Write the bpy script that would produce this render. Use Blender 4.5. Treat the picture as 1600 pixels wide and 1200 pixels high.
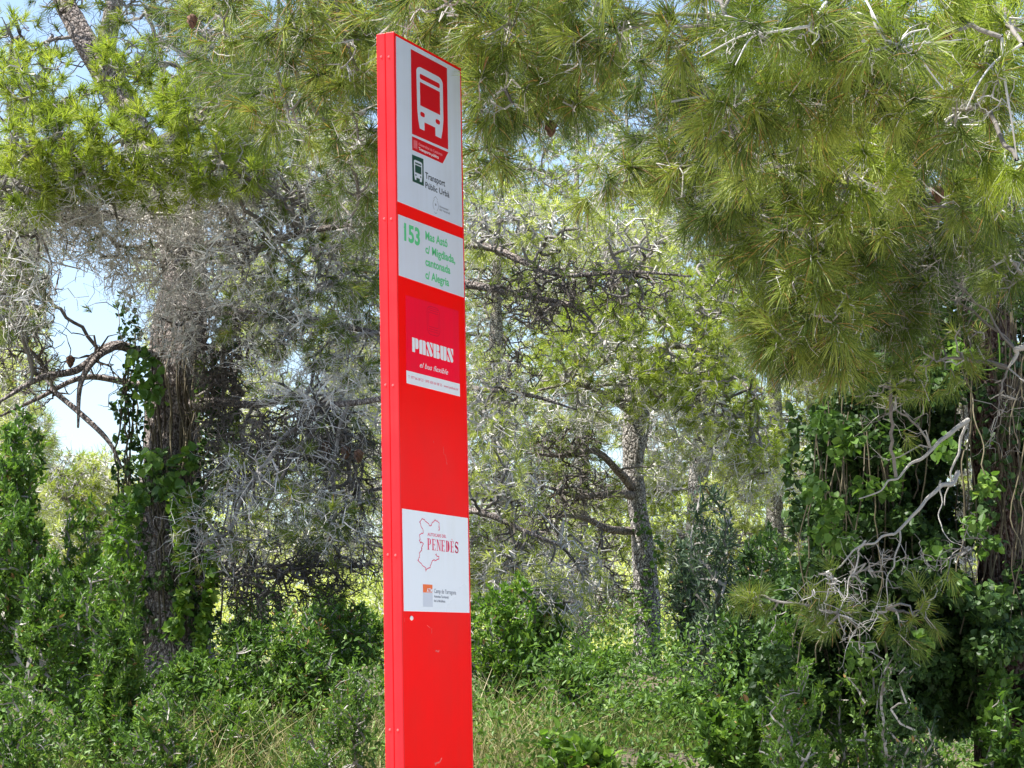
import bpy, math, random
import numpy as np
from mathutils import Vector, Matrix

# ---------------------------------------------------------------- camera, world, sun, exposure
for o in list(bpy.data.objects): bpy.data.objects.remove(o)
SC = bpy.context.scene
COL = SC.collection
R = math.radians
EYE = 1.6
FPX, PITCH, ROLL = 3553.0, R(8.12), R(1.186)       # in pixels of a 1600 wide frame
_c, _s = math.cos(PITCH), math.sin(PITCH)
_cr, _sr = math.cos(ROLL), math.sin(ROLL)
RIGHT = Vector((1, 0, 0)); UP = Vector((0, -_s, _c)); FWD = Vector((0, _c, _s))
cam_d = bpy.data.cameras.new('camera')
cam_d.sensor_width = 36; cam_d.lens = FPX / 1600 * 36
cam_d.clip_start = 0.1; cam_d.clip_end = 2000
cam = bpy.data.objects.new('camera', cam_d); COL.objects.link(cam)
cx_ = RIGHT * _cr - UP * _sr; cy_ = RIGHT * _sr + UP * _cr; cz_ = -FWD
cam.matrix_world = Matrix(((cx_.x, cy_.x, cz_.x, 0), (cx_.y, cy_.y, cz_.y, 0), (cx_.z, cy_.z, cz_.z, EYE), (0, 0, 0, 1)))
SC.camera = cam

SUN_DIR = Vector((-0.44, -0.10, 0.90)).normalized()   # towards the sun
world = bpy.data.worlds.new('World'); SC.world = world; world.use_nodes = True
wn = world.node_tree; wn.nodes.clear()
wo = wn.nodes.new('ShaderNodeOutputWorld'); wb = wn.nodes.new('ShaderNodeBackground')
sky = wn.nodes.new('ShaderNodeTexSky'); sky.sky_type = 'NISHITA'; sky.sun_disc = False
sky.sun_elevation = math.asin(SUN_DIR.z); sky.sun_rotation = math.atan2(SUN_DIR.x, SUN_DIR.y)
sky.air_density = 1.0; sky.dust_density = 1.6; sky.ozone_density = 1.0
wn.links.new(sky.outputs[0], wb.inputs[0]); wb.inputs[1].default_value = 0.12
wn.links.new(wb.outputs[0], wo.inputs[0])
sd = bpy.data.lights.new('sun', 'SUN'); sd.energy = 5.0; sd.angle = R(0.53); sd.color = (1.0, 0.96, 0.89)
sun = bpy.data.objects.new('sun', sd); COL.objects.link(sun)
sun.rotation_euler = SUN_DIR.to_track_quat('Z', 'Y').to_euler()
SC.view_settings.view_transform = 'Standard'; SC.view_settings.look = 'None'
SC.view_settings.exposure = 1.36; SC.view_settings.gamma = 1.0
SC.view_settings.use_curve_mapping = False
SC.cycles.max_bounces = 8; SC.cycles.diffuse_bounces = 4; SC.cycles.transmission_bounces = 6
SC.cycles.glossy_bounces = 2

# ---------------------------------------------------------------- helpers
RNG = np.random.default_rng(7)
def at(px, py, D):
    """world point seen at photo pixel (px, py), D metres ahead of the camera"""
    a, b = px - 800.0, 600.0 - py
    X = (a * _cr + b * _sr) / FPX; Y = (-a * _sr + b * _cr) / FPX
    v = RIGHT * X + UP * Y + FWD
    v = v * (D / v.y)
    return np.array((v.x, v.y, v.z + EYE))
def project(P):
    P = np.asarray(P); x, y, z = P[:, 0], P[:, 1], P[:, 2] - EYE
    yf = np.maximum(y * _c + z * _s, .01); zu = -y * _s + z * _c
    X = FPX * x / yf; Y = FPX * zu / yf
    return 800 + X * _cr - Y * _sr, 600 - (X * _sr + Y * _cr)
def px2m(n, D): return n * D / FPX
def smooth(x, a, b):
    t = np.clip((np.asarray(x, float) - a) / (b - a), 0, 1); return t * t * (3 - 2 * t)
def ground_z(x, y):
    x = np.asarray(x, float); y = np.asarray(y, float)
    z = 1.22 * smooth(y, 7.6, 10.6) + 0.8 * smooth(y, 10, 24) + 0.5 * smooth(y, 20, 60) + 2.0 * smooth(y, 60, 200)
    bump = .10 * np.sin(x * .9 + 1.3) * np.sin(y * .7 + .4) + .06 * np.sin(x * 2.3 + y * 1.7)
    return z + bump * smooth(y, 7.6, 10)
def unit(v):
    v = np.asarray(v, float); return v / np.maximum(np.linalg.norm(v, axis=-1, keepdims=True), 1e-9)
def perp(d):
    d = np.asarray(d, float)
    ref = np.where(np.abs(d[..., 2:3]) < .8, np.array([0, 0, 1.0]), np.array([1.0, 0, 0]))
    u = unit(np.cross(d, ref)); return u, np.cross(d, u)

def make_mesh(name, verts, faces, mat, parent=None, tint=None, smooth_sh=False):
    """faces: list of int arrays (n,k)"""
    me = bpy.data.meshes.new(name)
    verts = np.ascontiguousarray(verts, dtype=np.float32)
    if parent is not None:
        verts = verts - np.array(parent.matrix_world.translation if parent.parent is None else parent['_o'], dtype=np.float32) if False else verts
    me.vertices.add(len(verts)); me.vertices.foreach_set('co', verts.ravel())
    idx = np.concatenate([f.ravel() for f in faces]).astype(np.int32)
    tot = np.concatenate([np.full(len(f), f.shape[1]) for f in faces]).astype(np.int32)
    st = np.concatenate([[0], np.cumsum(tot)[:-1]]).astype(np.int32)
    me.loops.add(len(idx)); me.loops.foreach_set('vertex_index', idx)
    me.polygons.add(len(tot)); me.polygons.foreach_set('loop_start', st)
    me.polygons.foreach_set('use_smooth', np.full(len(tot), smooth_sh))
    if tint is not None:
        a = me.attributes.new('tint', 'FLOAT', 'POINT'); a.data.foreach_set('value', np.asarray(tint, np.float32))
    me.update(calc_edges=True)
    me.materials.append(mat)
    o = bpy.data.objects.new(name, me); COL.objects.link(o)
    if parent is not None:
        o.parent = parent; o.matrix_parent_inverse = parent.matrix_world.inverted()
    return o
def tag(o, label, cat, group=None, kind=None):
    o['label'] = label
    if cat: o['category'] = cat
    if group: o['group'] = group
    if kind: o['kind'] = kind
    return o
def thing(name, label, cat, loc, group=None):
    o = bpy.data.objects.new(name, None); COL.objects.link(o)
    o.location = loc; o.matrix_world = Matrix.Translation(Vector(loc)); o.empty_display_size = .2
    return tag(o, label, cat, group)

# ---------------------------------------------------------------- materials
def new_mat(name):
    m = bpy.data.materials.new(name); m.use_nodes = True
    nt = m.node_tree; nt.nodes.clear()
    out = nt.nodes.new('ShaderNodeOutputMaterial'); return m, nt, out
def ramp(nt, stops, fac):
    r = nt.nodes.new('ShaderNodeValToRGB'); e = r.color_ramp.elements
    while len(e) < len(stops): e.new(0.5)
    for el, (p, c) in zip(e, stops): el.position = p; el.color = (*c, 1)
    nt.links.new(fac, r.inputs[0]); return r.outputs[0]
def foliage_mat(name, stops, trans=.35, rough=.5, spec=.3, tboost=(1.25, 1.3, .7)):
    m, nt, out = new_mat(name)
    at_ = nt.nodes.new('ShaderNodeAttribute'); at_.attribute_name = 'tint'
    col = ramp(nt, stops, at_.outputs['Fac'])
    p = nt.nodes.new('ShaderNodeBsdfPrincipled'); p.inputs['Roughness'].default_value = rough
    p.inputs['Specular IOR Level'].default_value = spec
    nt.links.new(col, p.inputs['Base Color'])
    t = nt.nodes.new('ShaderNodeBsdfTranslucent')
    mx = nt.nodes.new('ShaderNodeMix'); mx.data_type = 'RGBA'; mx.blend_type = 'MULTIPLY'; mx.inputs[0].default_value = 1
    nt.links.new(col, mx.inputs[6]); mx.inputs[7].default_value = (*tboost, 1)
    nt.links.new(mx.outputs[2], t.inputs[0])
    ms = nt.nodes.new('ShaderNodeMixShader'); ms.inputs[0].default_value = trans
    nt.links.new(p.outputs[0], ms.inputs[1]); nt.links.new(t.outputs[0], ms.inputs[2])
    nt.links.new(ms.outputs[0], out.inputs[0]); return m
def twig_mat(name, c0, c1):
    m, nt, out = new_mat(name)
    at_ = nt.nodes.new('ShaderNodeAttribute'); at_.attribute_name = 'tint'
    col = ramp(nt, [(0, c0), (1, c1)], at_.outputs['Fac'])
    p = nt.nodes.new('ShaderNodeBsdfPrincipled'); p.inputs['Roughness'].default_value = .75
    p.inputs['Specular IOR Level'].default_value = .25
    nt.links.new(col, p.inputs['Base Color']); nt.links.new(p.outputs[0], out.inputs[0]); return m
def bark_mat(name, dark, mid, light, scale=1.0):
    m, nt, out = new_mat(name)
    tc = nt.nodes.new('ShaderNodeTexCoord')
    mp = nt.nodes.new('ShaderNodeMapping'); mp.inputs['Scale'].default_value = (13 * scale, 13 * scale, 7.5 * scale)
    nt.links.new(tc.outputs['Object'], mp.inputs[0])
    nz = nt.nodes.new('ShaderNodeTexNoise'); nz.inputs['Scale'].default_value = 2.2; nz.inputs['Detail'].default_value = 6
    nt.links.new(mp.outputs[0], nz.inputs['Vector'])
    mixv = nt.nodes.new('ShaderNodeMix'); mixv.data_type = 'RGBA'; mixv.inputs[0].default_value = .22
    nt.links.new(mp.outputs[0], mixv.inputs[6]); nt.links.new(nz.outputs['Color'], mixv.inputs[7])
    vo = nt.nodes.new('ShaderNodeTexVoronoi'); vo.feature = 'DISTANCE_TO_EDGE'; vo.inputs['Scale'].default_value = 2.4
    nt.links.new(mixv.outputs[2], vo.inputs['Vector'])
    n2 = nt.nodes.new('ShaderNodeTexNoise'); n2.inputs['Scale'].default_value = 9; n2.inputs['Detail'].default_value = 8
    nt.links.new(mp.outputs[0], n2.inputs['Vector'])
    c1 = ramp(nt, [(.36, dark), (.5, mid), (.64, light)], n2.outputs['Fac'])
    cr = ramp(nt, [(0, (.25, .25, .25)), (.12, (1, 1, 1))], vo.outputs['Distance'])
    mu = nt.nodes.new('ShaderNodeMix'); mu.data_type = 'RGBA'; mu.blend_type = 'MULTIPLY'; mu.inputs[0].default_value = .85
    nt.links.new(c1, mu.inputs[6]); nt.links.new(cr, mu.inputs[7])
    p = nt.nodes.new('ShaderNodeBsdfPrincipled'); p.inputs['Roughness'].default_value = .9
    p.inputs['Specular IOR Level'].default_value = .15
    nt.links.new(mu.outputs[2], p.inputs['Base Color'])
    ad = nt.nodes.new('ShaderNodeMath'); ad.operation = 'ADD'
    mm = nt.nodes.new('ShaderNodeMath'); mm.operation = 'MINIMUM'; mm.inputs[1].default_value = .25
    nt.links.new(vo.outputs['Distance'], mm.inputs[0])
    ms = nt.nodes.new('ShaderNodeMath'); ms.operation = 'MULTIPLY'; ms.inputs[1].default_value = .3
    nt.links.new(n2.outputs['Fac'], ms.inputs[0])
    nt.links.new(mm.outputs[0], ad.inputs[0]); nt.links.new(ms.outputs[0], ad.inputs[1])
    bu = nt.nodes.new('ShaderNodeBump'); bu.inputs['Strength'].default_value = 1; bu.inputs['Distance'].default_value = .05
    nt.links.new(ad.outputs[0], bu.inputs['Height']); nt.links.new(bu.outputs[0], p.inputs['Normal'])
    nt.links.new(p.outputs[0], out.inputs[0]); return m
def plain_mat(name, col, rough=.5, spec=.5, coat=0, noise=0.0, nscale=8, metallic=0, bump=0):
    m, nt, out = new_mat(name)
    p = nt.nodes.new('ShaderNodeBsdfPrincipled'); p.inputs['Base Color'].default_value = (*col, 1)
    p.inputs['Roughness'].default_value = rough; p.inputs['Specular IOR Level'].default_value = spec
    p.inputs['Coat Weight'].default_value = coat; p.inputs['Coat Roughness'].default_value = .15
    p.inputs['Metallic'].default_value = metallic
    if noise or bump:
        tc = nt.nodes.new('ShaderNodeTexCoord'); nz = nt.nodes.new('ShaderNodeTexNoise')
        nz.inputs['Scale'].default_value = nscale; nz.inputs['Detail'].default_value = 5
        nt.links.new(tc.outputs['Object'], nz.inputs['Vector'])
        if noise:
            c = ramp(nt, [(.3, tuple(max(v * (1 - noise), 0) for v in col)), (.7, tuple(min(v * (1 + noise) + noise * .004, 1) for v in col))], nz.outputs['Fac'])
            nt.links.new(c, p.inputs['Base Color'])
            rr = nt.nodes.new('ShaderNodeMapRange'); rr.inputs['To Min'].default_value = rough * .75; rr.inputs['To Max'].default_value = min(rough * 1.35, 1)
            nt.links.new(nz.outputs['Fac'], rr.inputs['Value']); nt.links.new(rr.outputs[0], p.inputs['Roughness'])
        if bump:
            bu = nt.nodes.new('ShaderNodeBump'); bu.inputs['Strength'].default_value = bump; bu.inputs['Distance'].default_value = .002
            nt.links.new(nz.outputs['Fac'], bu.inputs['Height']); nt.links.new(bu.outputs[0], p.inputs['Normal'])
    nt.links.new(p.outputs[0], out.inputs[0]); return m

M = {}
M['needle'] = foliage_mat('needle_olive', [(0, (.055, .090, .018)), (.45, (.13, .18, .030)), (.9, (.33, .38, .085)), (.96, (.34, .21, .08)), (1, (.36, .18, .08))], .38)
M['needle_lime'] = foliage_mat('needle_lime', [(0, (.11, .16, .026)), (.5, (.22, .29, .038)), (.97, (.36, .41, .07)), (1, (.36, .25, .09))], .48)  # lit copy of the olive needles, sunlight put into its colour
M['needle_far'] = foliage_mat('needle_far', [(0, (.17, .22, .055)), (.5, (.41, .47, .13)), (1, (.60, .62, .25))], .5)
M['leaf_dark'] = foliage_mat('leaf_dark', [(0, (.022, .050, .014)), (.6, (.045, .095, .022)), (1, (.09, .16, .035))], .25, .5, .28)
M['leaf_mid'] = foliage_mat('leaf_mid', [(0, (.050, .105, .018)), (.6, (.095, .185, .030)), (1, (.19, .29, .05))], .32, .5, .28)
M['leaf_fresh'] = foliage_mat('leaf_fresh', [(0, (.075, .155, .022)), (.6, (.14, .26, .035)), (1, (.25, .36, .06))], .38, .5, .28)
M['leaf_blue'] = foliage_mat('leaf_blue', [(0, (.030, .055, .030)), (.6, (.060, .100, .055)), (1, (.11, .16, .085))], .2, .5, .3)
M['leaf_dry'] = foliage_mat('leaf_dry', [(0, (.12, .07, .03)), (1, (.32, .20, .08))], .25, .7, .2)
M['grass'] = foliage_mat('grass_blades', [(0, (.08, .13, .025)), (.45, (.17, .20, .05)), (.6, (.34, .29, .14)), (1, (.52, .45, .27))], .3, .6, .3, (1.1, 1.1, .8))
M['silver'] = twig_mat('twig_silver', (.20, .185, .17), (.58, .56, .53))
M['twig'] = twig_mat('twig_grey', (.11, .10, .09), (.36, .34, .31))
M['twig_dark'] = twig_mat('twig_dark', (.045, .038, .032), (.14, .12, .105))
M['pale'] = twig_mat('twig_pale', (.34, .32, .29), (.72, .70, .66))
M['bough'] = twig_mat('bough_bark', (.085, .075, .068), (.25, .23, .21))
M['vine'] = twig_mat('vine_stem', (.05, .04, .028), (.17, .145, .09))
M['bark'] = bark_mat('pine_bark', (.10, .08, .07), (.24, .20, .18), (.46, .42, .39))
M['bark_red'] = bark_mat('pine_bark_red', (.030, .018, .014), (.085, .048, .038), (.20, .16, .14))
M['bark_pale'] = bark_mat('pine_bark_pale', (.05, .042, .036), (.26, .235, .21), (.70, .67, .62))
M['cone'] = plain_mat('pine_cone_wood', (.10, .055, .035), .8, .2, noise=.5, nscale=60)

# ---------------------------------------------------------------- geometry generators
def catmull(P, m=6):
    P = np.asarray(P, float)
    Q = np.vstack([2 * P[0] - P[1], P, 2 * P[-1] - P[-2]]); out = []
    t = np.linspace(0, 1, m, endpoint=False)[:, None]
    for i in range(1, len(Q) - 2):
        a, b, c, d = Q[i - 1:i + 3]
        out.append(.5 * (2 * b + (c - a) * t + (2 * a - 5 * b + 4 * c - d) * t ** 2 + (3 * b - a - 3 * c + d) * t ** 3))
    out.append(P[-1:]); return np.vstack(out)
def limb_geo(P, r, sides=12, m=6, lump=.12, cap=True):
    """P (n,3), r (n,): one tapered bent tube with an uneven girth"""
    pts = catmull(np.column_stack([P, r]), m); r = np.maximum(pts[:, 3], 1e-4); pts = pts[:, :3]
    n = len(pts); T = unit(np.gradient(pts, axis=0)); u, v = perp(T[:1]); u = u[0]
    V = []; ang = np.linspace(0, 2 * np.pi, sides, endpoint=False)
    ph = RNG.uniform(0, 6.28, 6); L = np.concatenate([[0], np.cumsum(np.linalg.norm(np.diff(pts, axis=0), axis=1))])
    for i in range(n):
        u = unit(u - T[i] * np.dot(u, T[i])); w = np.cross(T[i], u)
        k = 1 + lump * (np.sin(2 * ang + ph[0] + L[i] * 2) * .5 + np.sin(3 * ang + ph[1] - L[i] * 3.1) * .5 + np.sin(5 * ang + ph[2] + L[i] * 7) * .35
                        + .4 * math.sin(L[i] * 5.3 + ph[3])) + RNG.normal(0, lump * .22, sides)
        V.append(pts[i] + (np.cos(ang)[:, None] * u + np.sin(ang)[:, None] * w) * (r[i] * k)[:, None])
    V = np.vstack(V); i = np.arange(n - 1)[:, None] * sides; j = np.arange(sides)[None, :]; j2 = (j + 1) % sides
    F = np.stack([i + j, i + j2, i + sides + j2, i + sides + j], -1).reshape(-1, 4)
    if cap:
        V = np.vstack([V, pts[-1:] + T[-1:] * r[-1] * .6]); c = len(V) - 1; b = (n - 1) * sides
        Tn = np.stack([b + j[0], b + j2[0], np.full(sides, c)], -1); return V, [F, Tn], pts, r
    return V, [F], pts, r
def tubes(A, B, rA, rB, dA, dB, tint, m=3, sides=3, wig=.12):
    """many curved twig segments A->B; dA, dB are tangents at the ends"""
    n = len(A); L = np.linalg.norm(B - A, axis=1)[:, None]
    t = np.linspace(0, 1, m + 1)[None, :, None]
    dA = unit(dA) * L * .9; dB = unit(dB) * L * .9
    h = (2 * t ** 3 - 3 * t ** 2 + 1) * A[:, None] + (t ** 3 - 2 * t ** 2 + t) * dA[:, None] + (-2 * t ** 3 + 3 * t ** 2) * B[:, None] + (t ** 3 - t ** 2) * dB[:, None]
    if m > 1: h[:, 1:-1] += RNG.normal(0, 1, (n, m - 1, 3)) * L[:, None] * wig * .5
    ax = unit(B - A); u, v = perp(ax)
    ang = np.arange(sides) * 2 * np.pi / sides
    ring = np.cos(ang)[None, :, None] * u[:, None] + np.sin(ang)[None, :, None] * v[:, None]
    rr = rA[:, None] * (1 - t[:, :, 0]) + rB[:, None] * t[:, :, 0]
    V = (h[:, :, None] + ring[:, None] * rr[:, :, None, None]).reshape(-1, 3)
    base = (np.arange(n) * (m + 1) * sides)[:, None, None]; i = np.arange(m)[None, :, None] * sides; j = np.arange(sides)[None, None, :]; j2 = (j + 1) % sides
    F = np.stack([base + i + j, base + i + j2, base + i + sides + j2, base + i + sides + j], -1).reshape(-1, 4)
    return V, F, np.repeat(tint, (m + 1) * sides)
def grow(chain, targets, pen=.25, jit=.0):
    """connect every target to the branching structure; returns nodes, parent"""
    N0 = len(chain); N = N0 + len(targets)
    P = np.zeros((N, 3)); par = np.full(N, -1); pl = np.zeros(N)
    P[:N0] = chain; par[1:N0] = np.arange(N0 - 1)
    for i in range(1, N0): pl[i] = pl[i - 1] + np.linalg.norm(P[i] - P[i - 1])
    dmin = np.min(np.linalg.norm(targets[:, None] - chain[None, ::max(1, N0 // 6)], axis=2), axis=1)
    T = targets[np.argsort(dmin + RNG.uniform(0, .1, len(targets)) * dmin.max())]
    k = N0
    for q in T:
        d = np.linalg.norm(P[:k] - q, axis=1)
        c = d + pen * (pl[:k] + d) * (.5 + .5 * (np.arange(k) > 0))
        b = int(np.argmin(c)); P[k] = q; par[k] = b; pl[k] = pl[b] + d[b]; k += 1
    cnt = np.ones(N)
    for i in range(N - 1, 0, -1): cnt[par[i]] += cnt[i]
    return P, par, cnt
def ellipsoid(n, c, r, shell=.0):
    d = unit(RNG.normal(size=(n, 3))); rad = RNG.uniform(shell ** 3, 1, n) ** (1 / 3)
    return np.asarray(c) + d * rad[:, None] * np.asarray(r)
VOIDS = []   # (px, py, rx, ry): where sky shows through between the crowns
def drop_voids(P, keep=.10, grow_=1.0):
    if not len(P) or not VOIDS: return P
    x, y = project(P); k = np.ones(len(P), bool)
    for vx, vy, rx, ry, dmin in VOIDS:
        inside = ((x - vx) / (rx * grow_)) ** 2 + ((y - vy) / (ry * grow_)) ** 2 < 1
        k &= ~(inside & (P[:, 1] > dmin) & (RNG.uniform(size=len(P)) > (.35 if dmin < 10 and keep else (.36 if keep and dmin <= 13 else keep))))
    return P[k]
def needles(P, D, k, L, w, shoot=.06, amin=12, amax=72, droop=.15, tint=None, segs=2, brown=.03):
    n = len(P); D = unit(D); u, v = perp(D)
    f = RNG.uniform(0, 1, (n, k)); th = np.radians(amin + (amax - amin) * (.25 * f + .75 * RNG.uniform(0, 1, (n, k)))) ; ph = RNG.uniform(0, 2 * np.pi, (n, k))
    base = P[:, None] - D[:, None] * (f * shoot)[..., None]
    dr = D[:, None] * np.cos(th)[..., None] + (u[:, None] * np.cos(ph)[..., None] + v[:, None] * np.sin(ph)[..., None]) * np.sin(th)[..., None]
    Ln = (L * RNG.uniform(.6, 1.18, n))[:, None] * RNG.uniform(.72, 1.05, (n, k)); dr = dr.reshape(-1, 3); base = base.reshape(-1, 3); Ln = Ln.reshape(-1, 1)
    s1 = unit(np.cross(dr, RNG.normal(size=dr.shape))); sag = np.array([0, 0, -1.0]) * Ln * droop * RNG.uniform(.3, 1.4, (len(Ln), 1))
    if segs == 2:
        mid = base + dr * Ln * .55 + sag * .3; end = base + dr * Ln + sag
        V = np.stack([base - s1 * w * .5, base + s1 * w * .5, mid - s1 * w * .5, mid + s1 * w * .5, end - s1 * w * .18, end + s1 * w * .18], 1).reshape(-1, 3)
        b = (np.arange(len(dr)) * 6)[:, None]; F = np.concatenate([b + [0, 1, 3, 2], b + [2, 3, 5, 4]]); nv = 6
    else:
        end = base + dr * Ln + sag
        V = np.stack([base - s1 * w * .5, base + s1 * w * .5, end + s1 * w * .2, end - s1 * w * .2], 1).reshape(-1, 3)
        F = (np.arange(len(dr)) * 4)[:, None] + [0, 1, 2, 3]; nv = 4
    if tint is None: tint = RNG.uniform(.05, .8, n)
    tt = np.clip(tint[:, None] + RNG.normal(0, .08, (n, k)), 0, .9)
    tt = np.where(RNG.uniform(size=tt.shape) < brown, RNG.uniform(.95, 1, tt.shape), tt)
    return V, F, np.repeat(tt.ravel(), nv)
def leaves(P, D, size, aspect, tint, fold=.25, round_=False):
    """P (n,3) leaf bases, D (n,3) leaf directions"""
    n = len(P); D = unit(D); side = unit(np.cross(D, RNG.normal(size=D.shape) * .6 + np.array([0, 0, 1.0]))); nrm = np.cross(side, D)
    L = np.asarray(size).reshape(-1, 1) * np.ones((n, 1)); W = L * aspect * .5
    a, b = (.30, .72) if not round_ else (.22, .62)
    wa, wb = (.95, .62) if not round_ else (1.0, .8)
    c = P; z = nrm * fold
    bend = -nrm * L * .12
    V = np.stack([c, c + D * L * a + side * W * wa + z * W, c + D * L * b + side * W * wb + z * W + bend * .5, c + D * L + bend,
                  c + D * L * b - side * W * wb + z * W + bend * .5, c + D * L * a - side * W * wa + z * W], 1).reshape(-1, 3)
    q = (np.arange(n) * 6)[:, None]; F = np.concatenate([q + [0, 1, 2, 3], q + [0, 3, 4, 5]])
    return V, F, np.repeat(tint, 6)
class Acc:
    def __init__(s): s.V = []; s.F = []; s.T = []; s.n = 0
    def add(s, V, F, T):
        s.V.append(V); s.F.append(F + s.n); s.T.append(T); s.n += len(V)
    def build(s, name, mat, parent=None, smooth_sh=False):
        if not s.V: return None
        return make_mesh(name, np.vstack(s.V), [np.vstack(s.F)], mat, parent, np.concatenate(s.T), smooth_sh)

class Tree:
    def __init__(s, name, label, cat, base, group=None, bark='bark'):
        s.root = thing(name, label, cat, tuple(base), group); s.nodes = []; s.bark = bark
        s.tw = {}; s.nd = {}; s.first = True
    def limb(s, pts, r, name=None, sides=12, lump=.12, bark=None):
        V, F, P, rr = limb_geo(np.array(pts), np.array(r), sides, 6, lump)
        make_mesh(name or ('trunk' if s.first else 'limb'), V, F, M[bark or s.bark], s.root, None, True)
        s.first = False; s.nodes.append(np.column_stack([P, rr])); return P
    def cluster(s, c, rad, n, burst=.8, twig='twig', needle='needle', D=None, k=60, L=.10, up=.2, out=.6, sides=3, rmin=None, wig=.25, pen=.2,
                tint=(.1, .75), anchor=None, shell=0, segs=2, wn=None, maxr=.014, spur=0, spread=(12, 72), droop=.15, twigf=1.0, voidf=1.0, brown=.03):
        c = np.asarray(c, float); rad = np.asarray(rad, float)
        if D is None: D = c[1]
        tg = drop_voids(ellipsoid(n, c, rad, shell), grow_=voidf)
        tg = tg[tg[:, 2] > ground_z(tg[:, 0], tg[:, 1]) + .1]
        if len(tg) < 3: return
        if anchor is None:
            al = np.vstack(s.nodes); d = np.linalg.norm((al[:, :3] - c) * [1, 1, 1], axis=1) + np.maximum(al[:, 2] - c[2], 0) * .4
            anchor = al[int(np.argmin(d)), :3]
        anchor = np.asarray(anchor, float)
        dist = np.linalg.norm(c - anchor); m = max(4, int(dist / .22)); t = np.linspace(0, 1, m)[:, None]
        bow = RNG.normal(0, .05, 3) * dist + np.array([0, 0, .08 * dist])
        chain = anchor + (c - anchor) * t + bow * np.sin(t * np.pi) + RNG.normal(0, .012, (m, 3)) * np.sin(t * np.pi) * dist
        P, par, cnt = grow(chain, tg, pen)
        rmin = rmin or .00022 * D
        r = np.minimum(rmin * cnt ** .42, maxr); i = np.arange(1, len(P)); pa = par[i]
        pd = P[i] - P[pa]; gd = np.where((par[pa] >= 0)[:, None], P[pa] - P[np.maximum(par[pa], 0)], pd)
        tint_t = RNG.uniform(0, 1, len(i))
        keep = (RNG.uniform(size=len(i)) < twigf) | (cnt[i] > 3)
        a = s.tw.setdefault(twig, Acc())
        thick = (r[i] > rmin * 3.2) | (i < len(chain))
        for sel, acc, sd_n, sg, wg in ((keep & ~thick, a, sides, 3, wig), (thick, Acc(), 6, 4, .06)):
            if not sel.any(): continue
            V, F, T = tubes(P[pa][sel], P[i][sel], r[pa][sel] * .9, r[i][sel] * .88, unit(gd)[sel] + .6 * unit(pd)[sel], pd[sel] + RNG.normal(0, .3, pd.shape)[sel] * np.linalg.norm(pd, axis=1)[sel, None], tint_t[sel], sg, sd_n, wg)
            acc.add(V, F, T)
            if sd_n == 6: acc.build('bough', M['bough'], s.root, True)
        if spur:   # short bare curling end twigs
            q = np.repeat(i[RNG.uniform(size=len(i)) < .9], spur); A = P[q]
            ln = RNG.uniform(.4, 1.3, (len(q), 1)) * min(.16, rad.mean() * .4)
            dd = unit(P[q] - P[par[q]] + RNG.normal(0, .8, (len(q), 3)) * np.linalg.norm(P[q] - P[par[q]], axis=1, keepdims=True) + [0, 0, -.02])
            B = A + dd * ln
            B2 = drop_voids(B)
            if len(B2) != len(B):
                x, y = project(B); k2 = np.ones(len(B), bool)
                for vx, vy, rx, ry, dm in VOIDS: k2 &= ~((((x - vx) / rx) ** 2 + ((y - vy) / ry) ** 2 < 1) & (B[:, 1] > dm))
                A, B, dd, q = A[k2], B[k2], dd[k2], q[k2]
            V, F, T = tubes(A, B, np.full(len(A), rmin * .8), np.full(len(A), rmin * .4), dd + RNG.normal(0, .5, dd.shape), dd + RNG.normal(0, .9, dd.shape) + [0, 0, -.3], RNG.uniform(0, 1, len(A)), 3, 3, .2)
            a.add(V, F, T)
        if burst > 0:
            tip = (cnt[i] <= 2) | (RNG.uniform(size=len(i)) < .25)
            tip &= RNG.uniform(size=len(i)) < burst
            tip &= i >= len(chain)
            q = i[tip]
            if len(q):
                dd = unit(P[q] - P[par[q]]) * .7 + unit((P[q] - c) / rad) * out + np.array([0, 0, up]) + RNG.normal(0, .25, (len(q), 3))
                V, F, T = needles(P[q], dd, k, L, wn or .00030 * D, .05, spread[0], spread[1], droop, RNG.uniform(*tint, len(q)), segs, brown)
                s.nd.setdefault(needle, Acc()).add(V, F, T)
        return P
    def finish(s):
        for kx, a in s.tw.items(): a.build({'bough': 'boughs', 'silver': 'dead_twigs', 'pale': 'bare_twigs', 'twig': 'twigs', 'twig_dark': 'dark_twigs', 'vine': 'twigs'}.get(kx, 'twigs'), M[kx], s.root)  # twig_dark meshes just carry a darker twig colour
        for a_k, a in s.nd.items(): a.build('crown', M[a_k], s.root)
    def cone(s, p, size=.035):
        n = 7; V = []; F = []; ang = np.arange(10) * 2 * np.pi / 10
        prof = [(0, .25), (.15, .8), (.3, 1), (.5, .92), (.7, .7), (.88, .42), (1, .1)]
        for j, (t, rr) in enumerate(prof):
            k = 1 + .18 * (np.arange(10) % 2 * 2 - 1) * (1 if j % 2 else -1)
            V.append(np.column_stack([np.cos(ang) * rr * size * .5 * k, np.sin(ang) * rr * size * .5 * k, np.full(10, -t * size * 1.5)]))
        V = np.vstack(V) + np.asarray(p); F = []
        for j in range(6):
            for q in range(10): F.append([j * 10 + q, j * 10 + (q + 1) % 10, j * 10 + 10 + (q + 1) % 10, j * 10 + 10 + q])
        make_mesh('pine_cone', V, [np.array(F)], M['cone'], s.root)

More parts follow.
